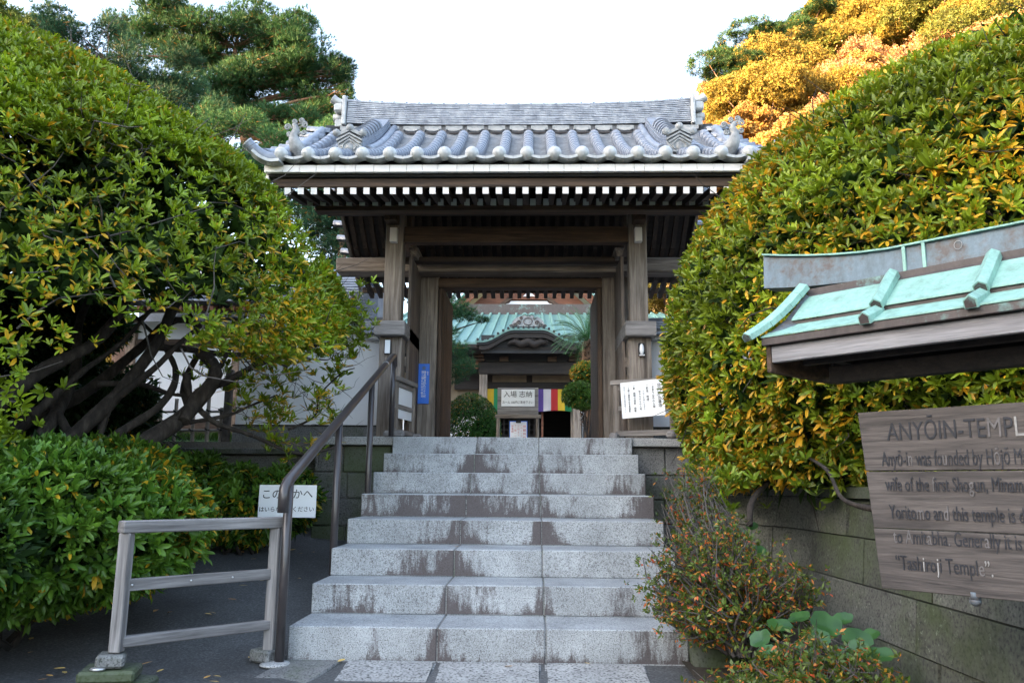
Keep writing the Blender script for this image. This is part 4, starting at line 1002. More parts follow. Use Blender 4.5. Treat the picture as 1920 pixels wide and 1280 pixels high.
def ncol(body, s, z, size, m=None, pitch=1.0):
    o = o0 + r3 * (W_ * s) - u3 * z + n3 * .0045; f = Matrix((r3, u3, n3)).transposed().to_4x4(); f.translation = o
    vline(body, 0, 0, size, m or MT['ink'], 0, NS, origin=f, pitch=pitch)
ncol('境内禁止事項', 0.895, 0.045, 0.043, pitch=0.98)
ncol('一お参り以外の入場', 0.755, 0.035, 0.029, pitch=1.0)
ncol('一飲食　喫煙', 0.625, 0.040, 0.030, pitch=1.0)
ncol('たばこを吸いながら', 0.535, 0.10, 0.022, MT['ink_faded'], pitch=1.05)
ncol('飲みながらの入場', 0.445, 0.10, 0.024, pitch=1.08)
ncol('一動　植物の採取　損傷', 0.32, 0.035, 0.026, pitch=1.0)
ncol('一三脚一脚使用の写真撮影', 0.19, 0.035, 0.0235, pitch=1.0)
ncol('境内での撮影は御遠慮下さい', 0.085, 0.045, 0.020, MT['ink_faded'], pitch=1.05)
for s, z in ((.03, .02), (.96, .02), (.04, .29), (.965, .24)):
    mb = MB(); mb.sphere(o0 + r3 * W_ * s - u3 * z + n3 * .004, 0.004, 6, 4); mb.build('screw', MT['bolt'], NS)

# ================================================================== COURTYARD: donation sign, paper sign, stones
p0 = at(971, 757, 7.3)
DS = empty('donation_sign', (p0.x, 7.3, TOP), 'grey wooden stand with white 100-yen donation sign in the courtyard', 'sign')
bx('back_board', MT['grey_x'], p0.x - .315, p0.x + .315, 7.30, 7.33, 2.06, 2.475, p=DS)
bx('sign_panel', MT['sign_white'], p0.x - .255, p0.x + .258, 7.285, 7.30, 2.185, 2.445, bev=.002, p=DS)
bx('cross_rail', MT['wood_x'], p0.x - .345, p0.x + .355, 7.26, 7.33, 2.005, 2.058, p=DS)
for s in (-1, 1): bx('leg', MT['wood_z'], p0.x + s * .30 - .025, p0.x + s * .30 + .025, 7.27, 7.32, TOP, 2.005, p=DS)
text('入場 志納', 0.105, MT['ink'], frame((p0.x, 7.284, 2.365), (1, 0, 0), (0, 0, 1)), DS)
text('お一人 100円ご喜捨下さい', 0.048, MT['ink'], frame((p0.x, 7.284, 2.245), (1, 0, 0), (0, 0, 1)), DS, sx=0.85)
p1 = at(972, 804, 7.6)
PS = empty('paper_sign', (p1.x, 7.6, TOP), 'white paper sign with red vertical writing standing behind the donation sign', 'sign')
bx('frame', MT['blue'], p1.x - .140, p1.x + .140, 7.60, 7.62, 1.5, 1.985, bev=.002, p=PS)
bx('paper', MT['sign_white'], p1.x - .130, p1.x + .130, 7.592, 7.60, 1.51, 1.975, bev=0, p=PS)
bx('clip', MT['black'], p1.x - .04, p1.x + .04, 7.575, 7.592, 1.955, 1.99, bev=.003, p=PS)
for i, (tx, sz) in enumerate((('拝観時間', .05), ('八時より五時', .035), ('三時まで', .04), ('十二時一一時', .035), ('安養院', .036))):
    vline(tx, p1.x + .095 - i * .047, 1.93 - (0.0 if i % 2 else .01), sz, MT['ink_red'] if i in (0, 4, 3) else mat_flat('rose ink', (.7, .35, .35)), 7.5905, PS, pitch=1.15)

# ================================================================== MAIN HALL
HA = empty('main_hall', (0, 20, TOP), 'temple main hall with green copper roof and curved carved porch gable, seen through the gate', 'temple hall')
hx = 0.04; HF = 19.3
def hb(name, m, *a, bev=0.0, p=None): return bx(name, m, *a, bev=bev, p=p or HA)
for s, u in ((-1, 906), (1, 1082)):
    x = at(u, 720, HF).x; hb('porch_post', MT['wood_z'], x - .12, x + .12, HF, HF + .24, TOP, 4.56, bev=.01)
hb('porch_beam', MT['dark_wood'], -1.50, 1.60, HF - .03, HF + .22, 4.36, 4.76, bev=.03)
hb('porch_floor', MT['wood_x'], -1.9, 2.0, HF, 21.8, 1.75, 1.95)
hb('porch_dark_fill', MT['black'], -1.9, 2.0, HF + .1, HF + .3, 4.76, 5.2); hb('porch_dark_fill', MT['black'], -5.6, 5.6, HF + .35, HF + .6, 4.8, 5.28)  # black fills added to hold the porch interior in darkness
# transom panels with dark frames, and lintel beneath
for xa, xb in ((at(923, 730, 20).x, at(987, 730, 20).x), (at(998, 730, 20).x, at(1068, 730, 20).x)):
    z0_, z1_ = at(960, 716, 20).z, at(960, 698, 20).z; hb('transom_panel', MT['tan_panel'] if 'tan_panel' in MT else MT['plaster'], xa, xb, 20.0, 20.05, z0_, z1_)
zt_ = at(960, 730, 20).z; zt2 = at(960, 716, 20).z
hb('transom_lintel', MT['dark_wood'], -2.3, 2.3, 19.97, 20.15, zt_, zt2 - .005)
hb('transom_frame', MT['dark_wood'], -2.3, 2.3, 20.052, 20.15, zt2 - .004, 4.9)
hb('front_wall_upper', MT['tan_panel'] if 'tan_panel' in MT else MT['plaster'], -5.5, -1.25, 20.2, 20.3, 3.35, 5.2)
hb('front_wall_band', MT['dark_wood'], -5.5, -1.25, 20.15, 20.25, 3.15, 3.35)
hb('front_wall_lower', MT['plaster'], -5.5, -1.25, 20.2, 20.3, 1.5, 3.14)
hb('front_wall_upper', MT['tan_panel'] if 'tan_panel' in MT else MT['plaster'], 1.65, 5.5, 20.2, 20.3, 3.35, 5.2)
hb('front_wall_lower', MT['plaster'], 1.65, 5.5, 20.25, 20.3, 1.5, 3.3)
for s in (-5.5, 5.4): hb('side_wall', MT['plaster'], s, s + .1, 20.3, 29, 1.5, 5.2)
hb('rear_wall', MT['dark_wood'], -5.4, 5.4, 24, 24.1, 1.5, 5.2)
hb('inner_ceiling', MT['dark_wood'], -5.4, 5.4, 20.3, 24, 4.9, 5.0)
wn = hb('wall_writing_board', MT['tan_panel'] if 'tan_panel' in MT else MT['plaster'], at(872, 730, 20).x, at(899, 730, 20).x, 20.14, 20.18, at(960, 733, 20).z, at(960, 690, 20).z)
# interior bits: red frame, lattice doors
x0 = at(1021, 730, 20).x; x1 = at(1071, 730, 20).x
hb('door_jamb', MT['red_wood'], x0 - .1, x0 - .04, 20.0, 20.1, 1.9, 3.75)
for i in range(8): x = -0.9 + i * .16; hb('lattice_bar', MT['dark_wood'], x, x + .035, 20.3, 20.33, 1.95, 3.4)
for i in range(8): z = 2.0 + i * .18; hb('lattice_bar', MT['dark_wood'], -0.95, 0.45, 20.33, 20.36, z, z + .03)
hb('door_jamb', MT['wood_z'], x1 - .02, x1 + .14, 20.0, 20.12, 1.9, 3.9)
for i in range(7): x = at(1090, 730, 20).x + i * .075; hb('window_bar', MT['black'], x, x + .03, 20.15, 20.19, 2.1, 3.1)
hb('window_sill', MT['dark_wood'], at(1088, 730, 20).x, at(1115, 730, 20).x, 20.1, 20.2, 2.02, 2.10)
# karahafu curve of the porch roof
zs = at(990, 640, 18.3).z; zc = at(990, 617, 18.3).z
def kz(x):
    t = abs(x - hx); s = min(1, max(0, (1.35 - t) / (1.35 - .42))); return zs + (zc - zs) * (s * s * (3 - 2 * s))
def kband(name, m, lo, hi, xa, xb, ya, yb, n=36):
    mb = MB(); up = [(xa + (xb - xa) * i / n, kz(xa + (xb - xa) * i / n) + hi) for i in range(n + 1)]; dn = [(x, z - hi + lo) for x, z in up]
    mb.prism(up + dn[::-1], ya, yb); return mb.build(name, m, HA)
kband('porch_roof_lip', MT['copper_far'], -0.03, 0.045, -1.50, 1.58, 18.28, 20.6)
kband('porch_roof_edge', MT['black'], -0.10, -0.032, -1.50, 1.58, 18.33, 20.5)
kband('porch_barge_board', MT['dark_wood'], -0.24, -0.102, -1.42, 1.50, 18.38, 18.50)
kband('porch_soffit', MT['dark_wood'], -0.16, -0.11, -1.42, 1.50, 18.52, 20.4)
hb('side_eave_board', MT['dark_wood'], -2.4, -1.1, 18.5, 18.6, zs - .16, zs - .05); hb('side_eave_board', MT['dark_wood'], 1.15, 2.6, 18.5, 18.6, zs - .16, zs - .05)
hb('eave_underboard', MT['dark_wood'], -5.8, 5.8, 18.6, 20.3, zs - .20, zs - .12)
for i in range(21):
    x = -1.46 + i * .152; mb = MB(); mb.tube([(x, 18.24, kz(x) + .055), (x, 19.2, kz(x) + .10)], 0.035, 8); r_ = mb.build('roof_roll', MT['copper_far'], HA)
    mb = MB(); mb.tube([(x, 18.225, kz(x) + .05), (x, 18.238, kz(x) + .05)], 0.042, 8, sm=False); mb.build('roll_end', MT['black'], r_)
# crest ornament on the porch ridge
oz = zc + .06
mb = MB(); pts = [(hx + .50 * math.cos(t), oz + .03 + .37 * math.sin(t) ** .8 if math.sin(t) > 0 else oz) for t in np.linspace(0.02, math.pi - .02, 25)]; mb.prism(pts, 18.42, 18.56); mb.build('crest_ornament', MT['tile_orn'], HA)
mb = MB(); mb.tube([(hx + .13 * math.cos(t), 18.40, oz + .20 + .11 * math.sin(t)) for t in np.linspace(0, 6.28, 20)], .014, 6); mb.build('crest_ring', MT['copper_brown'], HA)
for s in (-1, 1):
    for (cx_, cz_, rr) in ((.27, .16, .07), (.38, .09, .06), (.20, .30, .05), (.50, .05, .06)):
        mb = MB(); mb.tube([(hx + s * (cx_ + rr * (1 - k / 24) * math.cos(k * .45)), 18.40, oz + cz_ + rr * (1 - k / 24) * math.sin(k * .45)) for k in range(20)], .017, 6); mb.build('crest_scroll', MT['copper_brown'], HA)
    P2, r2 = smooth_path([(hx + s * .02, 18.42, oz + .38), (hx + s * .10, 18.42, oz + .44), (hx + s * .18, 18.42, oz + .38)], [.035, .04, .02], 4); mb = MB(); mb.tube(P2, r2, 8); mb.build('crest_horn', MT['copper_far'], HA)
# porch ridge rising back to the main roof
mb = MB(); mb.box(hx - .14, hx + .14, 18.56, 21.5, oz, oz + .22, bev=.03); mb.build('porch_ridge', MT['copper_brown'], HA)
# carved dragon panel under the gable
rr_ = random.Random(4); cv = empty('carved_panel', (hx, 18.45, zc - .4)); cv.parent = HA; cv.location = Vector((hx, 18.45, zc - .4)) - wloc(HA)
mb = MB(); ctr = [(-.62, -.10), (-.42, -.02), (-.20, -.09), (0.0, -.02), (.2, -.10), (.40, -.03), (.60, -.09)]
P2, r2 = smooth_path([(hx + a, 18.46, zc - .33 + b_) for a, b_ in ctr], [.03, .08, .11, .12, .11, .09, .03], 5); mb.tube(P2, r2, 10); mb.build('body', MT['dark_wood'], cv)
for k in range(30):
    x = rr_.uniform(-.6, .6); z = zc - .36 + rr_.uniform(-.13, .14) * (1 - abs(x)); rr = rr_.uniform(.025, .06)
    mb = MB(); mb.tube([(hx + x + rr * (1.2 - j / 14) * math.cos(j * .6 + k), 18.39 + .02 * rr_.random(), z + .7 * rr * (1.2 - j / 14) * math.sin(j * .6 + k)) for j in range(11)], .012, 5); mb.build('carved_curl', MT['carve'] if 'carve' in MT else MT['dark_wood'], cv)
hb('gable_dark_sheet', MT['black'], hx - 1.42, hx + 1.42, 18.62, 18.66, zs - .30, zc - .12)  # black sheet added behind the carving as the porch's dark depth
# nose brackets at the beam ends and bearing blocks
for s in (-1, 1):
    xb = hx + s * 1.50
    for (dx_, dz_, rr) in ((.10, .0, .10), (.24, .06, .09), (.05, .17, .08), (.30, -.06, .06), (-.02, .32, .07)):
        mb = MB(); mb.tube([(xb + s * dx_ + rr * (1 - k / 20) * math.cos(k * .5), HF + .05, 4.60 + dz_ + rr * (1 - k / 20) * math.sin(k * .5)) for k in range(16)], .035, 7); mb.build('nose_carving', MT['red_wood'], HA)
    for k in range(4): hb('bearing_block', MT['brown_x'], xb - .24 + k * .02, xb + .14 - k * .02, HF - .05, HF + .2, 4.78 + k * .10, 4.85 + k * .10, bev=.01)
for x in (-.75, 0.75): hb('bearing_block', MT['brown_x'], hx + x - .14, hx + x + .14, HF - .02, HF + .15, 4.77, 4.93, bev=.01)
# main roof slope with ribs
ZB, YB, ZT, YT = at(900, 641, 18.9).z, 18.9, at(990, 588, 22.5).z, 22.5
mb = MB(); mb.hexa([(-6.2, YB, ZB - .08), (6.2, YB, ZB - .08), (5.2, YT, ZT - .08), (-5.2, YT, ZT - .08), (-6.2, YB, ZB), (6.2, YB, ZB), (5.2, YT, ZT), (-5.2, YT, ZT)]); mb.build('main_roof', MT['copper_far'], HA)
for i in range(34):
    x = -5.8 + i * .355; xt = x * 5.2 / 6.2
    mb = MB(); mb.beam((x, YB, ZB + .03), (xt, YT, ZT + .03), .075, .075); mb.build('roof_rib', MT['copper_far'], HA)
hb('roof_band', MT['copper_brown'], -3.4, 3.5, YT - .12, YT + .08, ZT - .05, ZT + .32)
# gable above
YG = 23.0; gz0 = at(990, 584, YG).z; slope = .93
def gtri(name, m, off, th, y0_, y1_, ap=2.9):
    for s in (-1, 1):
        mb = MB(); a = (hx + s * ap * 1.05, gz0 + .0 - .35 + off); t = (hx, gz0 - .35 + off + ap * 1.05 * slope)
        mb.prism([a, t, (t[0], t[1] - th), (a[0], a[1] - th)], y0_, y1_); mb.build(name, m, HA)
gtri('gable_roof', MT['copper_far'], .22, .10, YG - .55, YG + 5)
gtri('gable_barge_board', MT['red_wood'], .11, .36, YG - .50, YG - .40)
mb = MB(); mb.prism([(hx - 2.4, gz0 - .1), (hx + 2.4, gz0 - .1), (hx, gz0 + 2.2)], YG, YG + .1); mb.build('gable_wall', MT['red_wood'], HA)
hb('gable_beam', MT['red_wood'], hx - 1.9, hx + 1.9, YG - .25, YG - .02, gz0 - .05, gz0 + .11); hb('gable_beam', MT['brown_x'], hx - 1.7, hx + 1.7, YG - .20, YG - .02, gz0 + .13, gz0 + .20)
zz = gz0 + .205; mb = MB(); mb.prism([(hx - .98, zz), (hx + .98, zz), (hx + .86, zz + .07), (hx + .72, zz + .09), (hx + .66, zz + .17), (hx - .66, zz + .17), (hx - .72, zz + .09), (hx - .86, zz + .07)], YG - .06, YG - .01); mb.build('gable_plaster', MT['sign_white'], HA)
for s in (-1, 1): mb = MB(); mb.beam((hx + s * 1.15, YG - .1, gz0 + .12), (hx + s * .62, YG - .1, gz0 + .50), .10, .12); mb.build('gable_strut', MT['brown_x'], HA)
mb = MB(); mb.prism([(hx - .6, gz0 + .42), (hx + .6, gz0 + .42), (hx + .8, gz0 + .52), (hx - .8, gz0 + .52)], YG - .14, YG - .02); mb.build('gable_beam', MT['red_wood'], HA)
mb = MB(); mb.prism([(hx - .22, gz0 + .56), (hx + .22, gz0 + .56), (hx + .1, gz0 + .66), (hx - .1, gz0 + .66)], YG - .05, YG - .01); mb.build('gable_plaster', MT['sign_white'], HA)

# five-colour banner across the porch
BN = empty('striped_banner', (0, 19.7, 3.6), 'purple, white, red, yellow and green striped cloth banner hanging under the hall porch', 'banner')
cols = {'yellow': (.50, .33, .015), 'green': (.012, .19, .065), 'purple': (.06, .03, .16), 'white': (.40, .38, .40), 'red': (.36, .015, .015)}
cm = {k: mat_flat(k + ' cloth', v, .8, .08, 3) for k, v in cols.items()}
seq = [(912, 926, 'yellow'), (926, 939, 'green'), (939, 953, 'purple'), (953, 966, 'white'), (966, 980, 'red'), (980, 993, 'yellow'), (993, 1008, 'green'), (1008, 1019, 'purple'), (1019, 1033, 'white'), (1033, 1046, 'red'), (1046, 1059, 'yellow'), (1059, 1072, 'green')]
zt3 = at(960, 729, 19.7).z; zb3 = at(960, 770, 19.7).z
for ua, ub, k in seq:
    xa = at(ua, 730, 19.7).x; xb = at(ub, 730, 19.7).x
    def fn(a, b, xa=xa, xb=xb):
        x = xa + (xb - xa) * a; return (x, 19.7 + .03 * math.sin(x * 14 + b * 1.5) * (0.3 + b), zt3 + (zb3 - zt3) * b - .02 * math.sin(x * 5) * b)
    mb = MB(); mb.grid(fn, 6, 8); mb.build('cloth_strip', cm[k], BN)
# ================================================================== NOTICE BOARD WITH COPPER ROOF
O_ = Vector((1.199, -1.511, 0)); AX = Vector((.675, -.738, 0)).normalized(); BK = Vector((.738, .675, 0)).normalized()
NB = empty('notice_board', (1.8, -1.9, 0), 'wooden notice board with small green copper roof and worn English lettering about the temple', 'notice board')
def Q(s, b, z): return O_ + AX * s + BK * b + Vector((0, 0, z))
def nhex(name, m, s0, s1, b0, b1, z0, z1, bev=0.003, p=None):
    mb = MB(); mb.hexa([Q(s0, b0, z0), Q(s1, b0, z0), Q(s1, b1, z0), Q(s0, b1, z0), Q(s0, b0, z1), Q(s1, b0, z1), Q(s1, b1, z1), Q(s0, b1, z1)], bev=bev); return mb.build(name, m, p or NB)
SE = 1.70                                              # right end of the roof
def npoly(name, m, pts, th, p=None, sm=False):
    """closed polygon thickened downwards"""
    mb = MB(); a = [mb.b.verts.new(q) for q in pts]; b = [mb.b.verts.new(q - Vector((0, 0, th))) for q in pts]; n = len(pts)
    for i in range(n): mb.b.faces.new([a[i], a[(i + 1) % n], b[(i + 1) % n], b[i]])
    mb.b.faces.new(a); mb.b.faces.new(b[::-1]); return mb.build(name, m, p or NB)
nhex('eave_fascia', MT['fascia_m'] if 'fascia_m' in MT else MT['wood_x'], 0.0, SE, 0.0, 0.028, 1.50, 1.568)
nhex('eave_fascia', MT['wood_x'], 0.0, SE, 0.50, 0.528, 1.50, 1.568)
nhex('end_board', MT['brown_x'], -0.022, -0.001, -0.004, 0.53, 1.46, 1.585)
nhex('copper_edge', MT['copper_brown'], -0.03, SE + .03, -0.022, 0.55, 1.572, 1.603, 0.002)
# lower course
npoly('lower_copper_sheet', MT['copper'], [Q(-.03, -.026, 1.610), Q(SE + .03, -.026, 1.610), Q(SE + .03, .084, 1.664), Q(.0, .084, 1.664)], .006)
nhex('step_face', MT['copper_brown'], 0.05, SE, 0.086, 0.10, 1.640, 1.679, 0.0)
# upper sheets between the rolls
ks = [0.42 + i * 0.363 for i in range(4)]
ed = [0.052] + ks + [SE]
for i in range(len(ed) - 1):
    npoly('copper_sheet', MT['copper'], [Q(ed[i] + .003, .078, 1.686), Q(ed[i + 1] - .003, .078, 1.686), Q(ed[i + 1] - .003, .222, 1.806), Q(ed[i] + .003, .222, 1.806)], .006)
    npoly('copper_band', MT['copper_brown'], [Q(ed[i] + .003, .223, 1.808), Q(ed[i + 1] - .003, .223, 1.808), Q(ed[i + 1] - .003, .26, 1.835), Q(ed[i] + .003, .26, 1.835)], .006)
def roll(a, b, w_, h_, m, name, endm=None):
    """five-sided copper roll from a to b"""
    a = Vector(a); b = Vector(b); d = (b - a).normalized(); r = d.cross(Vector((0, 0, 1))).normalized(); u = r.cross(d)
    prof = [(-w_ / 2, 0), (-w_ / 2, h_ * .62), (0, h_), (w_ / 2, h_ * .62), (w_ / 2, 0)]; mb = MB()
    A = [mb.b.verts.new(a + r * x + u * y) for x, y in prof]; B_ = [mb.b.verts.new(b + r * x + u * y) for x, y in prof]; n = 5
    for i in range(n): mb.b.faces.new([A[i], A[(i + 1) % n], B_[(i + 1) % n], B_[i]])
    mb.b.faces.new(A[::-1]); mb.b.faces.new(B_); bmesh.ops.recalc_face_normals(mb.b, faces=mb.b.faces[:]); bmesh.ops.bevel(mb.b, geom=mb.b.edges[:], offset=.0015, segments=1, affect='EDGES')
    o = mb.build(name, m, NB)
    if endm:
        mb = MB(); a2 = a - d * .002; s_ = .78; A = [mb.b.verts.new(a2 + r * x * s_ + u * (y * s_ + h_ * .08)) for x, y in prof]; C_ = [mb.b.verts.new(a + d * .004 + r * x * s_ + u * (y * s_ + h_ * .08)) for x, y in prof]
        for i in range(n): mb.b.faces.new([A[i], A[(i + 1) % n], C_[(i + 1) % n], C_[i]])
        mb.b.faces.new(A[::-1]); mb.b.faces.new(C_); mb.build('end_cap', endm, o)
    return o
for k in ks:
    roll(Q(k - .005, -.040, 1.594), Q(k + .0, .085, 1.642), .044, .050, MT['copper'], 'lower_roll', MT['copper_brown'])
    roll(Q(k, .062, 1.668), Q(k, .236, 1.822), .048, .046, MT['copper'], 'upper_roll', MT['copper_brown'])
# curved verge roll at the left end, in segments
vp = [(-.068, -.058, 1.592), (-.045, -.015, 1.622), (-.022, .028, 1.655), (-.002, .075, 1.695), (.016, .125, 1.742), (.032, .175, 1.792), (.045, .222, 1.838)]
for i in range(len(vp) - 1):
    roll(Q(*vp[i]), Q(*vp[i + 1]), .062, .040, MT['copper'], 'verge_roll_segment', MT['copper_brown'] if i == 0 else None)
mb = MB(); a = [Q(-.02, -.02, 1.605), Q(.02, .09, 1.69), Q(.05, .22, 1.82), Q(.10, .22, 1.76), Q(.085, .10, 1.68), Q(.05, .0, 1.612)]
npoly('verge_flashing', MT['copper_blue'], a, .01)
# ridge box with upswept end
mb = MB(); n = 18; prev = None
def rid(s):
    t = max(0, (0.42 - s) / 0.58); return 1.842 - .012 * s + .045 * t * t, 1.945 - .018 * (s - .36) + .088 * t ** 1.6
S_ = np.linspace(-.165, SE + .16, n + 1); sec = []
for s in S_:
    lo, hi = rid(min(s, .85)); sec.append([mb.b.verts.new(Q(s, b, z)) for b, z in ((.245, lo), (.345, lo), (.335, hi), (.255, hi))])
for i in range(n):
    for k in range(4): mb.b.faces.new([sec[i][k], sec[i][(k + 1) % 4], sec[i + 1][(k + 1) % 4], sec[i + 1][k]])
mb.b.faces.new(sec[0]); mb.b.faces.new(sec[-1][::-1]); mb.build('ridge_box', MT['copper_blue'], NB)
for i in range(n):
    hi0, hi1 = rid(min(S_[i], .85))[1], rid(min(S_[i + 1], .85))[1]; mb = MB()
    q = [Q(S_[i], .240, hi0 + .002), Q(S_[i + 1], .240, hi1 + .002), Q(S_[i + 1], .350, hi1 + .002), Q(S_[i], .350, hi0 + .002)]; mb.hexa(q + [v + Vector((0, 0, .007)) for v in q])
    if i == 0: rc0 = mb.build('ridge_cap_strip', MT['copper'], NB)
    else: mb.build('ridge_cap_strip', MT['copper'], NB)
for s in (.455, .53): nhex('standing_seam', MT['copper'], s, s + .012, .240, .248, rid(s)[0], rid(s)[1], 0)
mb = MB(); mb.tube([Q(.66 + .014 * math.cos(t), .246, 1.905 + .017 * math.sin(t)) for t in np.linspace(0, 6.28, 16)], .0012, 5, caps=False); mb.build('scratched_ring', MT['mortar'], NB)
nhex('ridge_flashing', MT['copper_brown'], .05, SE, .236, .252, 1.812, 1.842, 0)
# rear slope, ceiling, beams, posts
npoly('rear_copper_sheet', MT['copper'], [Q(0, .56, 1.612), Q(SE, .56, 1.612), Q(SE, .34, 1.84), Q(0, .34, 1.84)], .008)
npoly('roof_ceiling', MT['dark_wood'], [Q(.0, .03, 1.572), Q(SE, .03, 1.572), Q(SE, .50, 1.571), Q(.0, .50, 1.571)], .012)
for b_ in (.20,): nhex('under_beam', MT['dark_wood'], .14, SE - .1, b_, b_ + .06, 1.42, 1.49)
nhex('under_beam', MT['dark_wood'], .08, SE - .05, .10, .13, 1.49, 1.53); nhex('under_beam', MT['dark_wood'], .08, SE - .05, .36, .40, 1.49, 1.53)
for s in (.16, SE - .2): 
    mb = MB(); mb.beam(Q(s, .05, 1.535), Q(s, .46, 1.535), .04, .05); mb.build('cross_arm', MT['dark_wood'], NB)
for s in (.842, 1.35): nhex('post', MT['wood_z'], s, s + .06, .215, .275, -.1, 1.42)
# three planks with lettering
zs_ = [(.628, .842), (.845, 1.058), (1.061, 1.290)]
for k, (a, b) in enumerate(zs_):
    s0a = .300 - (a - .63) / .66 * .045; s0b = .300 - (b - .63) / .66 * .045; o_ = (0, .003, .001)[k]
    mb = MB(); top = b + (0.0 if k < 2 else 0.0)
    mb.hexa([Q(s0a, .185 + o_, a - (.006 if k == 0 else 0)), Q(1.42, .185 + o_, a), Q(1.42, .213, a), Q(s0a, .213, a - (.006 if k == 0 else 0)), Q(s0b, .185 + o_, top), Q(1.42, .185 + o_, top), Q(1.42, .213, top), Q(s0b, .213, top)], bev=.003)
    mb.build('plank', MT['board_wood'], NB)
mb = MB(); mb.tube([Q(.62, .20, .64), Q(.62, .20, .612)], .018, 10); mb.sphere(Q(.62, .20, .607), .02, 10, 8, (1, 1, .8)); mb.build('lamp_end', MT['copper_blue'], NB)
def bline(body, s0, s1, z, size, marks=None):
    M4 = Matrix((AX, Vector((0, 0, 1)), AX.cross(Vector((0, 0, 1))))).transposed().to_4x4(); M4.translation = Q(s0, .183, z)
    cu = bpy.data.curves.new('t', 'FONT'); cu.body = body; cu.size = size; cu.align_y = 'CENTER'; cu.extrude = .0012; cu.resolution_u = 3
    for k in (MT['ink_dark'], MT['ink_pale'], MT['ink_half']): cu.materials.append(k)
    for i, ch in enumerate((marks or '')[:len(body)]):
        if ch in '12': cu.body_format[i].material_index = int(ch)
    o = bpy.data.objects.new('t', cu); C.objects.link(o); me = bpy.data.meshes.new_from_object(o.evaluated_get(bpy.context.evaluated_depsgraph_get())); bpy.data.objects.remove(o)
    xs = [v.co.x for v in me.vertices]; k = (s1 - s0) / (max(xs) - min(xs)); me.transform(M4 @ Matrix.Diagonal((k, 1, 1, 1)) @ Matrix.Translation((-min(xs), 0, 0)))
    ob = bpy.data.objects.new('lettering', me); C.objects.link(ob); ob.parent = NB; ob.location = -wloc(NB)
MT['ink_half'] = mat_flat('half worn paint', (0.13, 0.12, 0.12), 0.7, 0.4, 40)
bline('ANYŌIN-TEMPLE', .365, .862, 1.205, .098, '.........2.11')
bline('Anyō-in was founded by Hōjō Masako,', .338, .905, 1.103, .080, '......2.......2.........2........')
bline('wife of the first Shogun, Minamoto', .345, .862, 1.008, .074, '.......2....2........2.............')
bline('Yoritomo and this temple is dedicated', .352, .93, .905, .074, '......2....2............2.......')
bline('to Amitabha. Generally it is called', .360, .885, .815, .072, '2..2...2...2......2...............')
bline('“Tashiroji Temple”.', .362, .69, .720, .076, '.....1..1.2.....211.')

# ================================================================== FOLIAGE NEAR
def ellipsoid_pts(n, c, r, zmin=None, zmax=None, noise_amp=0.12, ns=1.1, seed=0, inner=0.0, keep=None, face=True, lump=None):
    c = np.array(c); r = np.array(r); out_p = []; out_n = []
    tot = 0
    while tot < n:
        d = unit(rng.normal(size=(n * 3, 3)))
        w_ = np.linalg.norm(d * np.array([r[1] * r[2], r[0] * r[2], r[0] * r[1]]) / (max(r) ** 2), axis=1); d = d[rng.random(len(d)) < w_ / w_.max()]
        sc = 1 + noise_amp * fbm(d * r, ns, seed) / np.mean(r) - rng.random(len(d)) ** 2.1 * inner / np.mean(r)
        p = c + d * r * sc[:, None]; nn = unit(d / r)
        m = np.ones(len(p), bool)
        if keep is not None: m &= keep(p)
        if face:                                        # thin out what only the far side shows
            v = unit(np.array(CAM) - p); m &= (np.sum(v * nn, 1) > -0.30) | (rng.random(len(p)) < 0.12)
        out_p.append(p[m]); out_n.append(nn[m]); tot += m.sum()
    return np.concatenate(out_p)[:n], np.concatenate(out_n)[:n]

def crown(name, parent, P, Nn, k=8, L=0.075, W=0.024, m='leaf', T=T_LEAF, F=F_LEAF, dead_amt=0.10, up=0.35, seed=0, **kw):
    N2 = unit(Nn + np.array([0, 0, up]) + rng.normal(0, 0.33, Nn.shape))
    cl = np.clip(1 + 1.6 * fbm(P, 3.0, seed + 5, 2), 0.1, 4)
    a = rosettes(P, N2, k, L, W, dead=dead_amt, clump=cl, **kw)
    return leaves(name, a[0], a[1], a[2], a[3], a[4], a[5], MT[m], parent, T, F)

G1 = ((0.10, 0.17, 0.008), (0.26, 0.35, 0.014)); Y1 = ((0.60, 0.33, 0.012), (0.48, 0.36, 0.03))
# --- big azalea tree on the left
LT = empty('azalea_tree', (-3.4, 0.9, 0.1), 'huge dome-shaped azalea tree with yellowing leaves and dark twisting trunks, left of the stairs', 'tree')
LC, LR = (-5.05, 1.7, 1.30), (3.84, 3.10, 3.47)
def keepL(p):
    f = fbm(p, 2.2, 3)
    zc_ = 2.07 + 0.235 * p[:, 1] + 0.16 * f + 0.10 * np.sin(p[:, 0] * 3.1)
    low = np.clip((p[:, 0] + 2.35) / 0.45, 0, 1) * 0.30 + np.clip((0.5 - p[:, 1]) / 0.6, 0, 1) * 0.75 * np.clip((-2.35 - p[:, 0]) / .3, 0, 1)
    m = (p[:, 2] > zc_ - low) & (p[:, 1] < 4.0) & (p[:, 0] > -6.5)
    # ragged bare windows where the twigs show
    hole = fbm(p, 1.5, 21, 2)
    m &= ~((hole > 0.40) & (p[:, 2] < 3.4) & (rng.random(len(p)) < 0.8))
    return m
P, Nn = ellipsoid_pts(22500, LC, LR, inner=0.34, noise_amp=0.065, ns=1.3, seed=2, keep=keepL)
crown('crown', LT, P, Nn, 7, 0.056, 0.019, T=T_L6, F=F_L6, dead_amt=0.13, green=G1, yellow=Y1, seed=1)
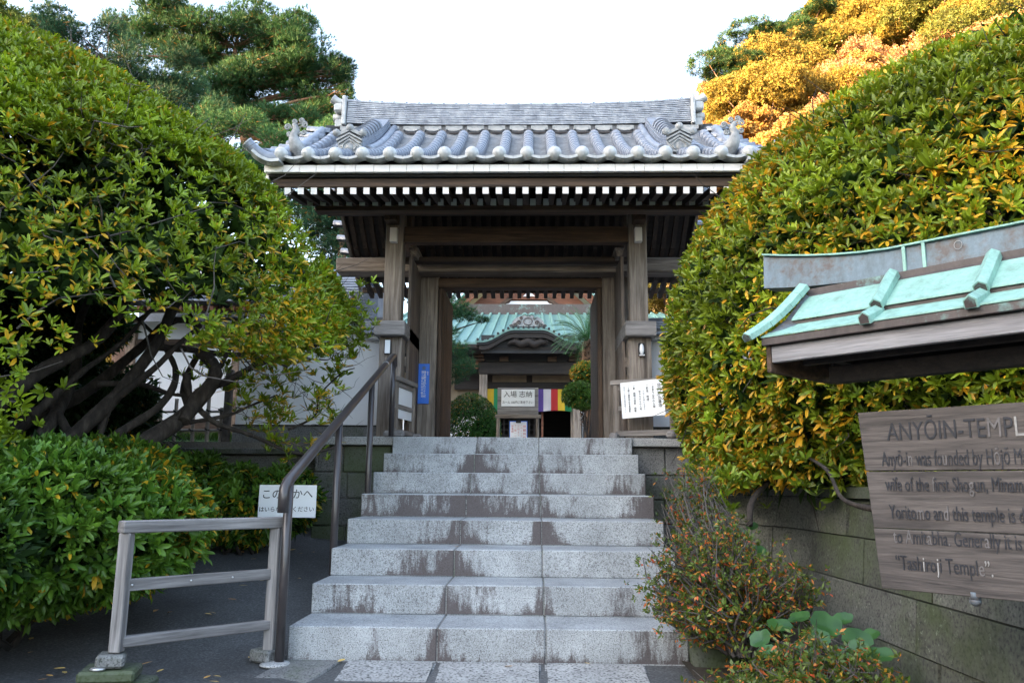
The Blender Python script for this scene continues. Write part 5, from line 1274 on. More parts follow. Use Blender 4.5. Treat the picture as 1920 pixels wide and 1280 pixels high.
def inner_mass(parent, c, r, n, keep, L=.13):
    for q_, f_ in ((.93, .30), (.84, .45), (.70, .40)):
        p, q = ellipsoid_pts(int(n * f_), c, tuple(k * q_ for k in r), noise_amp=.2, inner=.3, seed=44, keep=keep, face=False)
        crown('inner_leaves', parent, p, q, 5, L, L * .42, T=T_DIA, F=F_DIA, dead_amt=0.04, green=((.02, .05, .008), (.04, .08, .012)), m='leaf_dull')  # darker leaf colour stands in for shade deep inside the crown
def keepLi(p): return (p[:, 2] > 2.22 + .235 * p[:, 1] + .15 * fbm(p, 2, 3)) & (p[:, 0] > -7.5) & (p[:, 1] < 4.0)
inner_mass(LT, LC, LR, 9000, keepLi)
mb = MB(); twigs(mb, P[::3] - Nn[::3] * 0.22, 420, 0.7, 0.008, seed=3); twigs(mb, P[::3] - Nn[::3] * 0.1, 500, 0.35, 0.004, seed=8)
tag(mb.build('twigs', MT['bark_grey'], LT), kind='stuff')
# lower wisps in front of the white wall, hung along branches
def limb(parent, pts, r0, r1, m='bark', name='branch', n=10):
    k = len(pts); rad = [r0 + (r1 - r0) * (i / (k - 1)) ** 0.8 for i in range(k)]
    P2, r2 = smooth_path([at(*q) for q in pts], rad, 5); j = random.Random(len(pts) * 7 + int(r0 * 1000))
    r2 = [q * j.uniform(0.88, 1.14) for q in r2]
    mb = MB(); mb.tube(P2, r2, n); mb.build(name, MT[m], parent); return P2
br = []
br.append(limb(LT, [(-60, 1010, .3), (60, 960, .6), (150, 900, .9), (260, 835, 1.2), (350, 775, 1.5), (405, 700, 1.6), (375, 660, 1.7)], .105, .045, name='trunk'))
br.append(limb(LT, [(345, 790, 1.4), (375, 735, 1.6), (425, 715, 1.7), (470, 690, 1.8), (560, 655, 2.0), (640, 640, 2.2)], .05, .012))
br.append(limb(LT, [(-40, 900, .6), (80, 855, .9), (200, 760, 1.2), (290, 650, 1.5), (330, 570, 1.6), (375, 545, 1.7), (430, 575, 1.8)], .07, .025, name='trunk'))
br.append(limb(LT, [(-60, 800, .5), (70, 700, .8), (180, 640, 1.1), (240, 560, 1.4), (280, 470, 1.6)], .065, .025, name='trunk'))
br.append(limb(LT, [(-60, 870, .9), (60, 780, 1.3), (160, 735, 1.6), (260, 655, 1.9), (330, 600, 2.2), (420, 620, 2.4), (520, 625, 2.6)], .075, .018, name='trunk'))
br.append(limb(LT, [(360, 775, 1.55), (345, 720, 1.7), (385, 640, 1.9), (420, 560, 2.1), (440, 480, 2.3)], .035, .012))
br.append(limb(LT, [(350, 700, 1.6), (358, 745, 1.6), (400, 790, 1.6), (470, 815, 1.7), (560, 850, 1.9), (640, 835, 2.1)], .035, .008))
br.append(limb(LT, [(540, 805, 1.9), (590, 780, 2.0), (600, 740, 2.05), (640, 700, 2.1), (665, 690, 2.1)], .012, .004))
br.append(limb(LT, [(205, 760, 1.2), (185, 830, 1.2), (200, 880, 1.2), (245, 920, 1.2)], .03, .015))
br.append(limb(LT, [(150, 900, 1.0), (210, 870, 1.2), (260, 900, 1.3)], .04, .02))
br.append(limb(LT, [(290, 650, 1.5), (350, 655, 1.7), (450, 665, 1.9), (520, 640, 2.1), (600, 600, 2.3)], .035, .01))
br.append(limb(LT, [(200, 760, 1.2), (290, 690, 1.3), (340, 640, 1.4), (400, 600, 1.5), (470, 600, 1.7)], .03, .01))
br.append(limb(LT, [(60, 960, .6), (20, 880, .8), (90, 800, 1.1), (140, 700, 1.4), (150, 600, 1.6), (200, 500, 1.9)], .07, .025, name='trunk'))
br.append(limb(LT, [(380, 640, 1.9), (330, 560, 2.0), (250, 600, 2.3), (200, 560, 2.5)], .02, .01))
for pts, r0, r1 in (([(120, 930, .9), (200, 830, 1.1), (300, 760, 1.4), (330, 700, 1.6), (300, 640, 1.8), (250, 590, 2.0)], .045, .015), ([(300, 800, 1.4), (420, 780, 1.7), (470, 760, 1.8), (520, 740, 1.9)], .022, .006),
    ([(405, 700, 1.65), (450, 620, 1.9), (470, 560, 2.1)], .022, .008), ([(60, 780, .9), (150, 700, 1.1), (230, 640, 1.3), (300, 560, 1.5)], .035, .012), ([(180, 720, 1.3), (260, 720, 1.5), (330, 740, 1.6), (385, 735, 1.7)], .025, .012),
    ([(330, 600, 1.7), (280, 540, 1.9), (220, 470, 2.1)], .018, .006), ([(150, 860, 1.0), (100, 760, 1.2), (40, 700, 1.4)], .04, .02), ([(470, 690, 1.85), (500, 640, 2.0), (560, 600, 2.1)], .016, .005), ([(395, 560, 1.75), (360, 500, 1.9), (300, 430, 2.1)], .018, .006)):
    limb(LT, pts, r0, r1)
wp = []; 
def wisps(poly, n, jit):
    for _ in range(n):
        i = random.randrange(len(poly) - 1); t = random.random(); a = poly[i]; b = poly[i + 1]
        wp.append(at(a[0] + (b[0] - a[0]) * t + random.gauss(0, jit), a[1] + (b[1] - a[1]) * t + random.gauss(0, jit), a[2] + (b[2] - a[2]) * t + random.gauss(0, .12)))
wisps([(480, 660, 1.9), (560, 690, 2.0), (640, 640, 2.2)], 150, 34)
wisps([(470, 740, 1.8), (520, 790, 1.9)], 80, 26)
wisps([(500, 830, 1.8), (560, 850, 1.9), (620, 835, 2.1)], 34, 14)
wisps([(590, 780, 2.0), (605, 735, 2.05), (650, 690, 2.1)], 34, 10)
wisps([(630, 790, 2.1), (610, 760, 2.1)], 12, 8)
wisps([(350, 690, 1.7), (450, 720, 1.8)], 30, 24)
wisps([(640, 560, 2.2), (670, 640, 2.2)], 110, 22)
wp = np.array(wp); crown('low_sprays', LT, wp, np.tile([0.2, -0.3, 0.7], (len(wp), 1)), 8, 0.060, 0.019, dead_amt=.16, green=G1, yellow=Y1)
mb = MB(); twigs(mb, [Vector(q) for q in wp], 130, 0.30, 0.0035, seed=5); tag(mb.build('twigs', MT['bark_grey'], LT), kind='stuff')

# --- big azalea on the right
RTt = empty('azalea_bush', (3.4, 1.0, 0.95), 'huge rounded azalea bush with many yellow leaves, right of the gate behind the notice board', 'bush')
RC, RR = (4.88, 1.25, 2.02), (3.60, 2.65, 2.50)
def keepR(p):
    hole = fbm(p, 1.9, 31, 2); f = fbm(p, 2.4, 13)
    m = (p[:, 2] > 0.98 + 0.05 * f) & (p[:, 1] > -1.55) & (p[:, 0] < 7.5) & (p[:, 1] < 3.6)
    m &= ~((hole > 0.45) & (p[:, 2] < 2.9) & (rng.random(len(p)) < 0.75))
    return m
P, Nn = ellipsoid_pts(18500, RC, RR, inner=0.30, noise_amp=0.065, ns=1.4, seed=12, keep=keepR)
crown('crown', RTt, P, Nn, 7, 0.057, 0.020, T=T_L6, F=F_L6, dead_amt=0.23, green=((0.12, 0.185, 0.010), (0.29, 0.36, 0.018)), yellow=((0.70, 0.34, 0.015), (0.62, 0.42, 0.03)), seed=9)
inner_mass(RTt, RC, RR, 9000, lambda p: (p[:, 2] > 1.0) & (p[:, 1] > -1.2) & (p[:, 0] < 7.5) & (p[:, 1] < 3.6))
mb = MB(); twigs(mb, P[::3] - Nn[::3] * 0.25, 480, 0.7, 0.008, seed=13); twigs(mb, P[::3] - Nn[::3] * 0.1, 500, 0.35, 0.004, seed=18)
tag(mb.build('twigs', MT['bark'], RTt), kind='stuff')
for pts, r0, r1 in (([(1405, 985, .2), (1410, 940, .3), (1440, 905, .6), (1500, 860, .9), (1560, 820, 1.2)], .022, .012), ([(1640, 955, -.6), (1580, 935, -.4), (1550, 880, -.2), (1500, 850, .2)], .016, .008),
                    ([(1600, 905, .4), (1560, 820, .7), (1600, 740, 1.0), (1700, 650, 1.4)], .06, .03), ([(1700, 940, .4), (1750, 780, .8), (1800, 650, 1.2)], .07, .03), ([(1450, 905, .8), (1420, 840, 1.0), (1380, 760, 1.2)], .04, .015), ([(1850, 900, .2), (1880, 700, .5)], .05, .03)):
    limb(RTt, pts, r0, r1)
# hanging lower skirt of the right bush over the wall
wp = []
wisps([(1310, 870, .9), (1400, 885, .6), (1520, 880, .3), (1600, 860, .1)], 150, 26); wisps([(1330, 800, .8), (1480, 780, .5), (1600, 760, .2)], 190, 40)
wisps([(1320, 700, 1.1), (1345, 640, 1.2), (1320, 780, 1.0)], 110, 18); wisps([(1325, 520, 1.4), (1315, 600, 1.2)], 50, 14)
wisps([(1570, 900, -.3), (1640, 770, -.4)], 8, 12); wisps([(1640, 700, .0), (1760, 720, 0.1), (1900, 730, .1)], 60, 26)
wisps([(1395, 880, .4), (1330, 930, .5), (1380, 960, .4)], 30, 14)
wp = np.array(wp); crown('low_sprays', RTt, wp, np.tile([-0.4, -0.5, 0.6], (len(wp), 1)), 8, 0.062, 0.021, dead_amt=.17, green=((0.10, 0.17, 0.010), (0.23, 0.32, 0.018)), yellow=((0.62, 0.30, 0.015), (0.55, 0.36, 0.03)))

# --- clipped low hedge at lower left and a looser one beyond
def bush(name, label, cat, blobs, n, k, L, W, dead, green, yellow, z0, m='leaf', inner=.18, T=T_LEAF, F=F_LEAF, stem='bark', spread=(.35, 1.1), up=.3, amp=.05, ns=3.0):
    c0 = blobs[0][0]; e = empty(name, (c0[0], c0[1], z0), label, cat); vol = [r[0] * r[1] + r[1] * r[2] + r[0] * r[2] for _, r in blobs]; Ps = []; Ns = []
    for i, (c, r) in enumerate(blobs):
        def kp(p, i=i):
            mm = p[:, 2] > z0 + .05
            for j, (c2, r2) in enumerate(blobs):
                if j != i: mm &= np.sum(((p - np.array(c2)) / np.array(r2)) ** 2, 1) > 0.72
            return mm
        p, q = ellipsoid_pts(int(n * vol[i] / sum(vol)), c, r, inner=inner, noise_amp=amp, ns=ns, seed=i + 40, keep=kp); Ps.append(p); Ns.append(q)
    P = np.concatenate(Ps); Nn = np.concatenate(Ns)
    crown('foliage', e, P, Nn, k, L, W, m=m, T=T, F=F, dead_amt=dead, green=green, yellow=yellow, spread=spread, up=up)
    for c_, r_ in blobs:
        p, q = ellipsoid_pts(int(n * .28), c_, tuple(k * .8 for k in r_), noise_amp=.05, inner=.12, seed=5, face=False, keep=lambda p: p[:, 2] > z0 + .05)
        crown('inner_leaves', e, p, q, 5, L * 1.5, L * .6, T=T_DIA, F=F_DIA, dead_amt=0.02, green=((.012, .035, .008), (.025, .06, .012)), m='leaf_dull')  # inner leaves coloured dark, as shade inside the bush
    mb = MB(); c = np.mean([b[0] for b in blobs], 0)
    for i in range(9):
        a = Vector((c[0] + random.gauss(0, .1), c[1] + random.gauss(0, .1), z0 - .05)); t = Vector(P[random.randrange(len(P))]) * .8 + Vector(c) * .2
        mb.tube([a, a.lerp(t, .5) + Vector((random.gauss(0, .04), random.gauss(0, .04), .05)), t], [.018, .012, .005], 6)
    twigs(mb, P - Nn * .08, 60, L * 3, L * .05, seed=7); tag(mb.build('stems', MT[stem], e), kind='stuff'); return e
GD = ((0.045, 0.125, 0.014), (0.13, 0.245, 0.024))
bush('azalea_hedge', 'dense low azalea hedge with orange fallen-coloured leaves, lower left behind the barrier', 'hedge',
     [((-3.05, 0.15, 0.72), (1.15, 1.15, .50)), ((-2.62, -.12, .88), (.55, .65, .34)), ((-3.3, -.2, .9), (.6, .7, .36)), ((-3.0, -0.70, 0.70), (.80, .75, .42)), ((-2.72, .75, .78), (.55, .6, .42))], 5800, 8, .068, .023, .24, GD, ((.62, .36, .02), (.45, .34, .03)), .10, amp=.13)
bush('azalea_bush', 'small loose azalea bush with glossy green leaves between the hedge and the keep-out sign', 'bush',
     [((-2.45, 2.55, .80), (.50, .35, .33)), ((-2.10, 2.65, .84), (.30, .3, .30)), ((-2.9, 2.5, .86), (.5, .4, .34))], 1300, 8, .075, .024, .10, GD, ((.55, .34, .02), (.45, .34, .03)), .40)
# black shaded undergrowth under the left tree: palm-like fern
FN = empty('fern', (-3.6, 2.6, .6), 'dark drooping fern fronds in the shade under the left tree beside the bamboo fence', 'fern')
Pf = []; Df = []; Lf = []
for i in range(16):
    b0 = at(260 + random.gauss(0, 14), 820, 2.6); a = random.uniform(-.6, 3.6); dr = Vector((math.cos(a), math.sin(a) * .6, random.uniform(.2, .9))).normalized(); p = b0.copy(); l = random.uniform(.35, .6); pts = [p.copy()]
    for k in range(14):
        dr = (dr + Vector((0, 0, -.10))).normalized(); p = p + dr * l / 14; pts.append(p.copy()); sd = dr.cross(Vector((0, 0, 1))).normalized()
        for s in (-1, 1): Pf.append(p[:]); Df.append((dr * .5 + sd * s + Vector((0, 0, -.15)))[:]); Lf.append(.07 * (1 - abs(k - 6) / 10))
    mb = MB(); mb.tube(pts, .003, 4, caps=False); mb.build('frond_stem', MT['bark'], FN)
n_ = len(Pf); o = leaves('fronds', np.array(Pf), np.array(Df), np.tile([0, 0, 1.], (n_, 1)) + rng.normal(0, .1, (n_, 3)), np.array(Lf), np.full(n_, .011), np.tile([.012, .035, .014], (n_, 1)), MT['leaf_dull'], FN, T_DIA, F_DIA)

# --- red leaved azalea by the steps, and the foreground one
def loose_azalea(label, blobs, n, dead_cols, z0, seed, base, nb):
    e = empty('red_azalea', base, label, 'shrub'); rr = random.Random(seed); tips = []; mb = MB(); mt = MB()
    root = Vector(base)
    for i in range(nb):
        c, r = blobs[rr.randrange(len(blobs))]; d = Vector((rr.gauss(0, 1), rr.gauss(0, 1), rr.gauss(0, 1))).normalized() * rr.uniform(.55, 1.0)
        t = Vector(c) + Vector((d.x * r[0], d.y * r[1], d.z * r[2])); q0 = root + Vector((rr.gauss(0, .05), rr.gauss(0, .04), 0)); q1 = q0.lerp(t, .35) + Vector((rr.gauss(0, .04), rr.gauss(0, .04), rr.uniform(0, .08))); q2 = q0.lerp(t, .7) + Vector((rr.gauss(0, .05), rr.gauss(0, .05), rr.gauss(0, .03)))
        P2, r2 = smooth_path([q0, q1, q2, t], [.011, .007, .0045, .002], 3); (mb if i < 24 else mt).tube(P2, r2, 5, caps=False)
        for k in range(3, len(P2)): 
            for _ in range(3): tips.append((P2[k] + Vector((rr.gauss(0, 1), rr.gauss(0, 1), rr.gauss(0, 1))) * .035)[:])
        for _ in range(2): p = P2[-rr.randrange(1, 5)]; mt.tube([p, p + Vector((rr.gauss(0, .05), rr.gauss(0, .05), rr.gauss(.02, .04)))], [.002, .001], 4, caps=False)
    mb.build('branch', MT['bark_grey'], e); tag(mt.build('twigs', MT['bark_grey'], e), kind='stuff')
    tips = np.array(tips); tips = tips[rng.random(len(tips)) < n / len(tips)] if n < len(tips) else tips
    Nn = unit(rng.normal(size=tips.shape) + np.array([0, -.2, .8]))
    a = rosettes(tips, Nn, 6, .025, .0115, dead=.24, green=((.05, .10, .018), (.15, .19, .03)), yellow=dead_cols, Lj=.3)
    leaves('foliage', a[0], a[1], a[2], a[3], a[4], a[5], MT['leaf'], e, T_DIA, F_DIA); return e
RC_ = ((.60, .09, .04), (.50, .27, .03))
loose_azalea('straggly small-leaved azalea with red tips leaning over the right edge of the steps', [((1.14, -.25, .60), (.34, .30, .22)), ((1.20, .35, .95), (.20, .25, .20)), ((1.34, -.35, .62), (.28, .30, .20)), ((.98, -.3, .42), (.16, .2, .17)), ((1.50, -.4, .50), (.25, .25, .15)), ((1.1, -.2, .35), (.2, .2, .12))], 4800, RC_, .2, 5, (1.38, -.30, .12), 420)
loose_azalea('dense small-leaved azalea with red and yellow tips in front of the round-leaved clump', [((1.18, -1.45, .20), (.20, .22, .15)), ((1.34, -1.5, .265), (.22, .24, .16)), ((1.02, -1.4, .13), (.15, .2, .12)), ((1.52, -1.5, .17), (.18, .2, .14))], 6500, RC_, .0, 6, (1.30, -1.45, -.15), 420)
LP2 = None
# --- leopard plants: large round leaves, each a part
def leopard(label, spots, base):
    e = empty('leopard_plant', base, label, 'plant')
    for (u, v, Y, rad, tl) in spots:
        c = at(u, v, Y); nrm = Vector((random.gauss(-.15, .25), -0.55 + random.gauss(0, .2) + tl, 1)).normalized(); a = nrm.cross(Vector((random.gauss(0, 1), random.gauss(0, 1), 0))).normalized(); b = nrm.cross(a); mb = MB(); n = 16
        cen = mb.b.verts.new(c - nrm * rad * .22); rings = []
        for q, f in ((.5, -.10), (1.0, 0.0)):
            rings.append([mb.b.verts.new(c + (a * math.cos(t) + b * math.sin(t)) * rad * q * (1 + .05 * math.sin(t * 7)) * (0.82 if (k == 0 and q == 1) else 1) + nrm * rad * (f + .06 * math.sin(t * 3 + u) * q)) for k, t in enumerate([2 * math.pi * k / n for k in range(n)])])
        for k in range(n):
            f = mb.b.faces.new([cen, rings[0][k], rings[0][(k + 1) % n]]); f.smooth = True
            f = mb.b.faces.new([rings[0][k], rings[1][k], rings[1][(k + 1) % n], rings[0][(k + 1) % n]]); f.smooth = True
        lf = mb.build('leaf', MT['leopard'], e)
        mb = MB(); s0 = Vector((base[0] + random.gauss(0, .04), base[1] + random.gauss(0, .04), base[2])); P2, r2 = smooth_path([s0, s0.lerp(c, .5) + Vector((0, 0, .04)), c - nrm * rad * .2], [.005, .004, .003], 4); mb.tube(P2, r2, 6); mb.build('leaf_stalk', MT['leopard'], lf)
m, nt, bs = newmat('leopard leaf'); v_ = coords(nt); c_ = ramp(nt, noise(nt, v_, 9, 4), [(.3, (.014, .055, .012)), (.7, (.04, .115, .022))]); nt.links.new(c_, bs.inputs['Base Color']); bs.inputs['Roughness'].default_value = .42; MT['leopard'] = m
leopard('clump of glossy round dark green leaves below the small red azalea, against the curved wall',
        [(1425, 1195, -.75, .055, 0), (1462, 1170, -.7, .06, .1), (1498, 1155, -.65, .055, .2), (1550, 1168, -.75, .075, -.2), (1532, 1195, -.9, .065, 0), (1580, 1158, -.7, .05, .1), (1608, 1198, -.85, .07, -.1), (1512, 1215, -.95, .055, 0), (1600, 1220, -.95, .075, 0), (1650, 1225, -.95, .06, 0), (1630, 1188, -.75, .05, .3), (1440, 1220, -.85, .05, 0)], (1.50, -.72, .08))
leopard('round green leaves poking out behind the straggly red azalea at the wall corner', [(1385, 1000, .2, .05, 0), (1362, 1030, .25, .055, 0), (1410, 985, .25, .04, 0), (1345, 1045, .3, .04, 0), (1425, 1030, .2, .04, 0)], (1.55, .35, .25))
leopard('dark round leaves growing on top of the curved wall, left of the notice board', [(1530, 880, .6, .05, 0), (1550, 865, .8, .06, 0), (1575, 895, .5, .05, 0), (1600, 870, .6, .06, 0), (1500, 900, .6, .04, 0), (1590, 845, .9, .06, 0), (1560, 830, 1., .05, 0), (1610, 905, .4, .04, 0)], (2.5, .8, .95))
# fallen leaves
fl = bpy.data.meshes.new('leaf'); 
mb = MB(); mb.b.free(); mb = MB()
T2 = [(-.5, 0, 0), (-.2, -.16, .03), (.2, -.15, .05), (.5, 0, .02), (.2, .15, .05), (-.2, .16, .03)]
mb.face([Vector(t) * .085 for t in T2]); mb.b.to_mesh(fl); mb.b.free(); fm = [mat_flat('fallen leaf %d' % k, c, .6, .2, 30) for k, c in enumerate(((.60, .33, .09), (.62, .42, .12), (.38, .20, .08)))]
fl.materials.append(fm[0]); fls = [fl] + [fl.copy() for _ in range(2)]
for k in (1, 2): fls[k].materials[0] = fm[k]
def fallen(x, y, z, label, group, s=1.0, k=None):
    o = bpy.data.objects.new('fallen_leaf', fls[random.randrange(3) if k is None else k]); C.objects.link(o); o.location = (x, y, z + .006); o.rotation_euler = (random.gauss(0, .12), random.gauss(0, .12), random.uniform(0, 6.28)); o.scale = (s * random.uniform(.6, 1.1),) * 3; tag(o, label, 'leaf', group)
for _ in range(110):
    x = random.uniform(-4.4, -1.35); y = random.uniform(-1.3, 3.0); fallen(x, y, gz(x, y), 'dry yellow-brown leaf fallen on the dark asphalt left of the stairs', 'fallen leaves on the asphalt', .9)
for (u, v, Y, lab) in ((640, 1243, -.04, 'orange leaf fallen at the left foot of the bottom step'), (953, 1250, -.10, 'yellow leaf lying on the middle paving slab before the bottom step'), (1101, 1243, -.03, 'small brown leaf lying on the right paving slab by the bottom step')):
    p = at(u, v, Y); fallen(p.x, Y, 0.10 * Y + .004, lab, None, .7, 0 if v != 1243 else 1)
for (u, v, k, lab) in ((853, 1023, 3, 'small leaf on the tread of the third step near its left joint'), (1270, 1193, 1, 'yellow leaf on the first tread near the right end')):
    x = at(u, v, .1 + (k - 1) * TREAD).x; fallen(x, k * TREAD - .25, k * RISE, lab, None, .5)

# ================================================================== COURTYARD PLANTS
GB = ((.02, .075, .012), (.05, .13, .02)); GY = ((.5, .22, .01), (.4, .25, .02))
pb = at(882, 790, 9.3)
bush('round_bush', 'clipped round dark green bush inside the gate on the left, beneath the pine', 'bush', [((pb.x, 9.6, 2.02), (.52, .5, .62)), ((pb.x + .22, 9.7, 1.85), (.30, .4, .45))], 3600, 7, .035, .013, .12, GB, GY, TOP, T=T_DIA, F=F_DIA, inner=.10, stem='bark_pale', amp=.03)
def needle_tree(name, label, cat, base, pads, trunk, n, L=.09, col=((.012, .05, .02), (.035, .10, .035)), blades=9, bark='bark', group=None, bw=.007, flat=.45, lit=None):
    e = empty(name, base, label, cat, group); mb = MB(); P2, r2 = smooth_path(trunk[0], trunk[1], 4); mb.tube(P2, r2, 10); mb.build('trunk', MT[bark], e)
    vol = np.array([r[0] * r[1] for _, r in pads]); vol = vol / vol.sum(); Ps = []; Ns = []
    mb = MB()
    for i, (c, r) in enumerate(pads):
        k = max(4, int(n * vol[i])); d = unit(rng.normal(size=(k, 3))); rad = rng.random((k, 1)) ** .4
        lump = 1 + .25 * fbm(d * 2 + i * 7, 2.2, i)[:, None]
        p = np.array(c) + d * np.array(r) * rad * lump; Ps.append(p); Ns.append(unit(d * np.array([.7, .7, .6]) + np.array([0, 0, .75])))
        j = min(range(len(P2)), key=lambda q: (P2[q] - Vector(c)).length + max(0, P2[q].z - c[2]) * .5); a = P2[j]; b = Vector(c); mid = a.lerp(b, .5) + Vector((random.gauss(0, .1), random.gauss(0, .1), .1)) * (b - a).length * .4
        Q2, s2 = smooth_path([a, mid, b], [r2[j] * .45, r2[j] * .28, r2[j] * .12], 4); mb.tube(Q2, s2, 6)
        for _ in range(3): t = Vector(c) + Vector((random.uniform(-1, 1) * r[0], random.uniform(-1, 1) * r[1], random.uniform(-.4, .4) * r[2])); mb.tube([mid.lerp(b, .6), t], [r2[j] * .12, r2[j] * .04], 5, caps=False)
    mb.build('branches', MT[bark], e)
    P = np.concatenate(Ps); Nn = unit(np.concatenate(Ns) + rng.normal(0, .3, P.shape))
    a = rosettes(P, Nn, blades, L, bw, spread=(.1, 1.0), jitter=.8, dead=.03, green=col, yellow=((.25, .12, .02), (.2, .1, .02)), Lj=.2)
    o = leaves('crown', a[0], a[1], a[2], a[3], a[4], a[5], MT['needle'], e, T_BLADE, F_BLADE); return e
def padsat(lst): return [((lambda q: (q.x, q.y, q.z))(at(u, v, Y)), (rx_, ry_, rz_)) for u, v, Y, rx_, ry_, rz_ in lst]
b0 = at(800, 830, 11.2)
needle_tree('garden_pine', 'dark green garden pine with drooping pads inside the gate on the left', 'pine tree', (b0.x, 11.2, TOP),
            padsat([(845, 575, 11.2, .38, .4, .2), (870, 592, 11.3, .34, .3, .13), (825, 555, 11.5, .4, .4, .2), (905, 602, 11.2, .13, .2, .05), (850, 660, 11.3, .36, .4, .22), (875, 690, 11.1, .22, .3, .18), (850, 705, 11.3, .3, .3, .2), (838, 625, 11.3, .25, .3, .15), (800, 640, 11.6, .5, .5, .3), (800, 560, 11.7, .5, .5, .3)]),
            ([b0, at(815, 740, 11.4), at(835, 650, 11.5), at(825, 560, 11.5)], [.09, .08, .06, .03]), 3000, .10, blades=10)
# cycad
cb = at(1104, 690, 12.2); CY = empty('cycad', (cb.x, 12.2, TOP), 'cycad palm with shaggy orange-brown trunk and arching fronds inside the gate on the right', 'cycad')
ct = at(1102, 655, 12.2); mb = MB(); P2, r2 = smooth_path([(cb.x, 12.2, TOP), (cb.x, 12.2, 2.4), (ct.x, 12.2, ct.z), (ct.x, 12.2, ct.z + .16)], [.11, .115, .135, .10], 5); mb.tube(P2, r2, 14); mb.build('trunk', MT['bark_cycad'], CY)
mb = MB()
for k in range(260):
    t = random.random(); z = 2.2 + (ct.z + .14 - 2.2) * t; a = random.uniform(0, 6.28); rr = .12; p = Vector((ct.x + rr * math.cos(a), 12.2 + rr * math.sin(a), z)); mb.beam(p, p + Vector((math.cos(a) * .07, math.sin(a) * .07, .05)), .03, .012)
tag(mb.build('leaf_scars', MT['bark_cycad'], CY), kind='stuff')
Pf = []; Df = []; Lf = []; Nf = []
top = Vector((ct.x, 12.2, ct.z + .18))
for i in range(64):
    a = i * 2.4; el = random.uniform(.15, 1.35); dr = Vector((math.cos(a) * math.cos(el), math.sin(a) * math.cos(el), math.sin(el))); l = random.uniform(.78, 1.02); p = top.copy(); pts = [p.copy()]
    for k in range(26):
        dr = (dr + Vector((0, 0, -.052))).normalized(); p = p + dr * l / 26; pts.append(p.copy()); sd = dr.cross(Vector((0, 0, 1))).normalized(); un = sd.cross(dr)
        if k > 2:
            for s in (-1, 1): Pf.append(p[:]); Df.append((dr * .65 + sd * s + un * .35)[:]); Lf.append(.13 * math.sin(math.pi * min(.98, (k + 1) / 28)) ** .6); Nf.append(un[:])
    mb = MB(); mb.tube(pts[::5] + [pts[-1]], .007, 4, caps=False); fr = mb.build('frond', MT['leopard'], CY)
n_ = len(Pf); leaves('leaflets', np.array(Pf), np.array(Df), np.array(Nf), np.array(Lf), np.full(n_, .010), np.array([.03, .11, .03]) * (.6 + .8 * rng.random((n_, 1))), MT['leaf'], CY, T_DIA, F_DIA)
c1 = at(1098, 697, 9.2); c2 = at(1092, 740, 9.2)
bush('layered_bush', 'small clipped two-tiered bush with orange leaf tips inside the gate on the right', 'bush', [((c1.x + .07, 9.3, c1.z), (.29, .3, .19)), ((c2.x + .0, 9.2, c2.z), (.36, .3, .24))], 2200, 7, .042, .016, .25, ((.05, .12, .02), (.10, .2, .03)), ((.6, .25, .02), (.5, .3, .02)), TOP, T=T_DIA, F=F_DIA, inner=.1)
mb = MB(); p = at(1092, 800, 8.5); mb.sphere((p.x, 8.5, TOP + .1), .16, 12, 8, (1, .8, .9)); tag(mb.build('garden_stone', MT['granite']), 'small rounded garden stone under the two-tier bush by the right door leaf', 'stone')
# ================================================================== BACKGROUND TREES
# unseen ridge added left of the view to keep low sun off the gate
mb = MB()
def ridge(a, b):
    y = -40 + 54 * a; x = -46 + 30 * b; q_ = min(1, max(0, (y - 4) / 4)); h = (15.6 + 3 * q_ + 2.2 * min(1, max(0, (-3 - y) / 3))) * min(1, max(0.02, (14 - y) / 1.5)) + .8 * math.sin(y * .35) + .6 * math.sin(y * .9 + 1)
    t = abs(b - .5) * 2; return (x, y, -1.1 + (h + 1) * max(0, 1 - t ** 2.2))
mb.grid(ridge, 80, 20); tag(mb.build('sun_block_ridge', MT['hillsoil']), kind='structure')

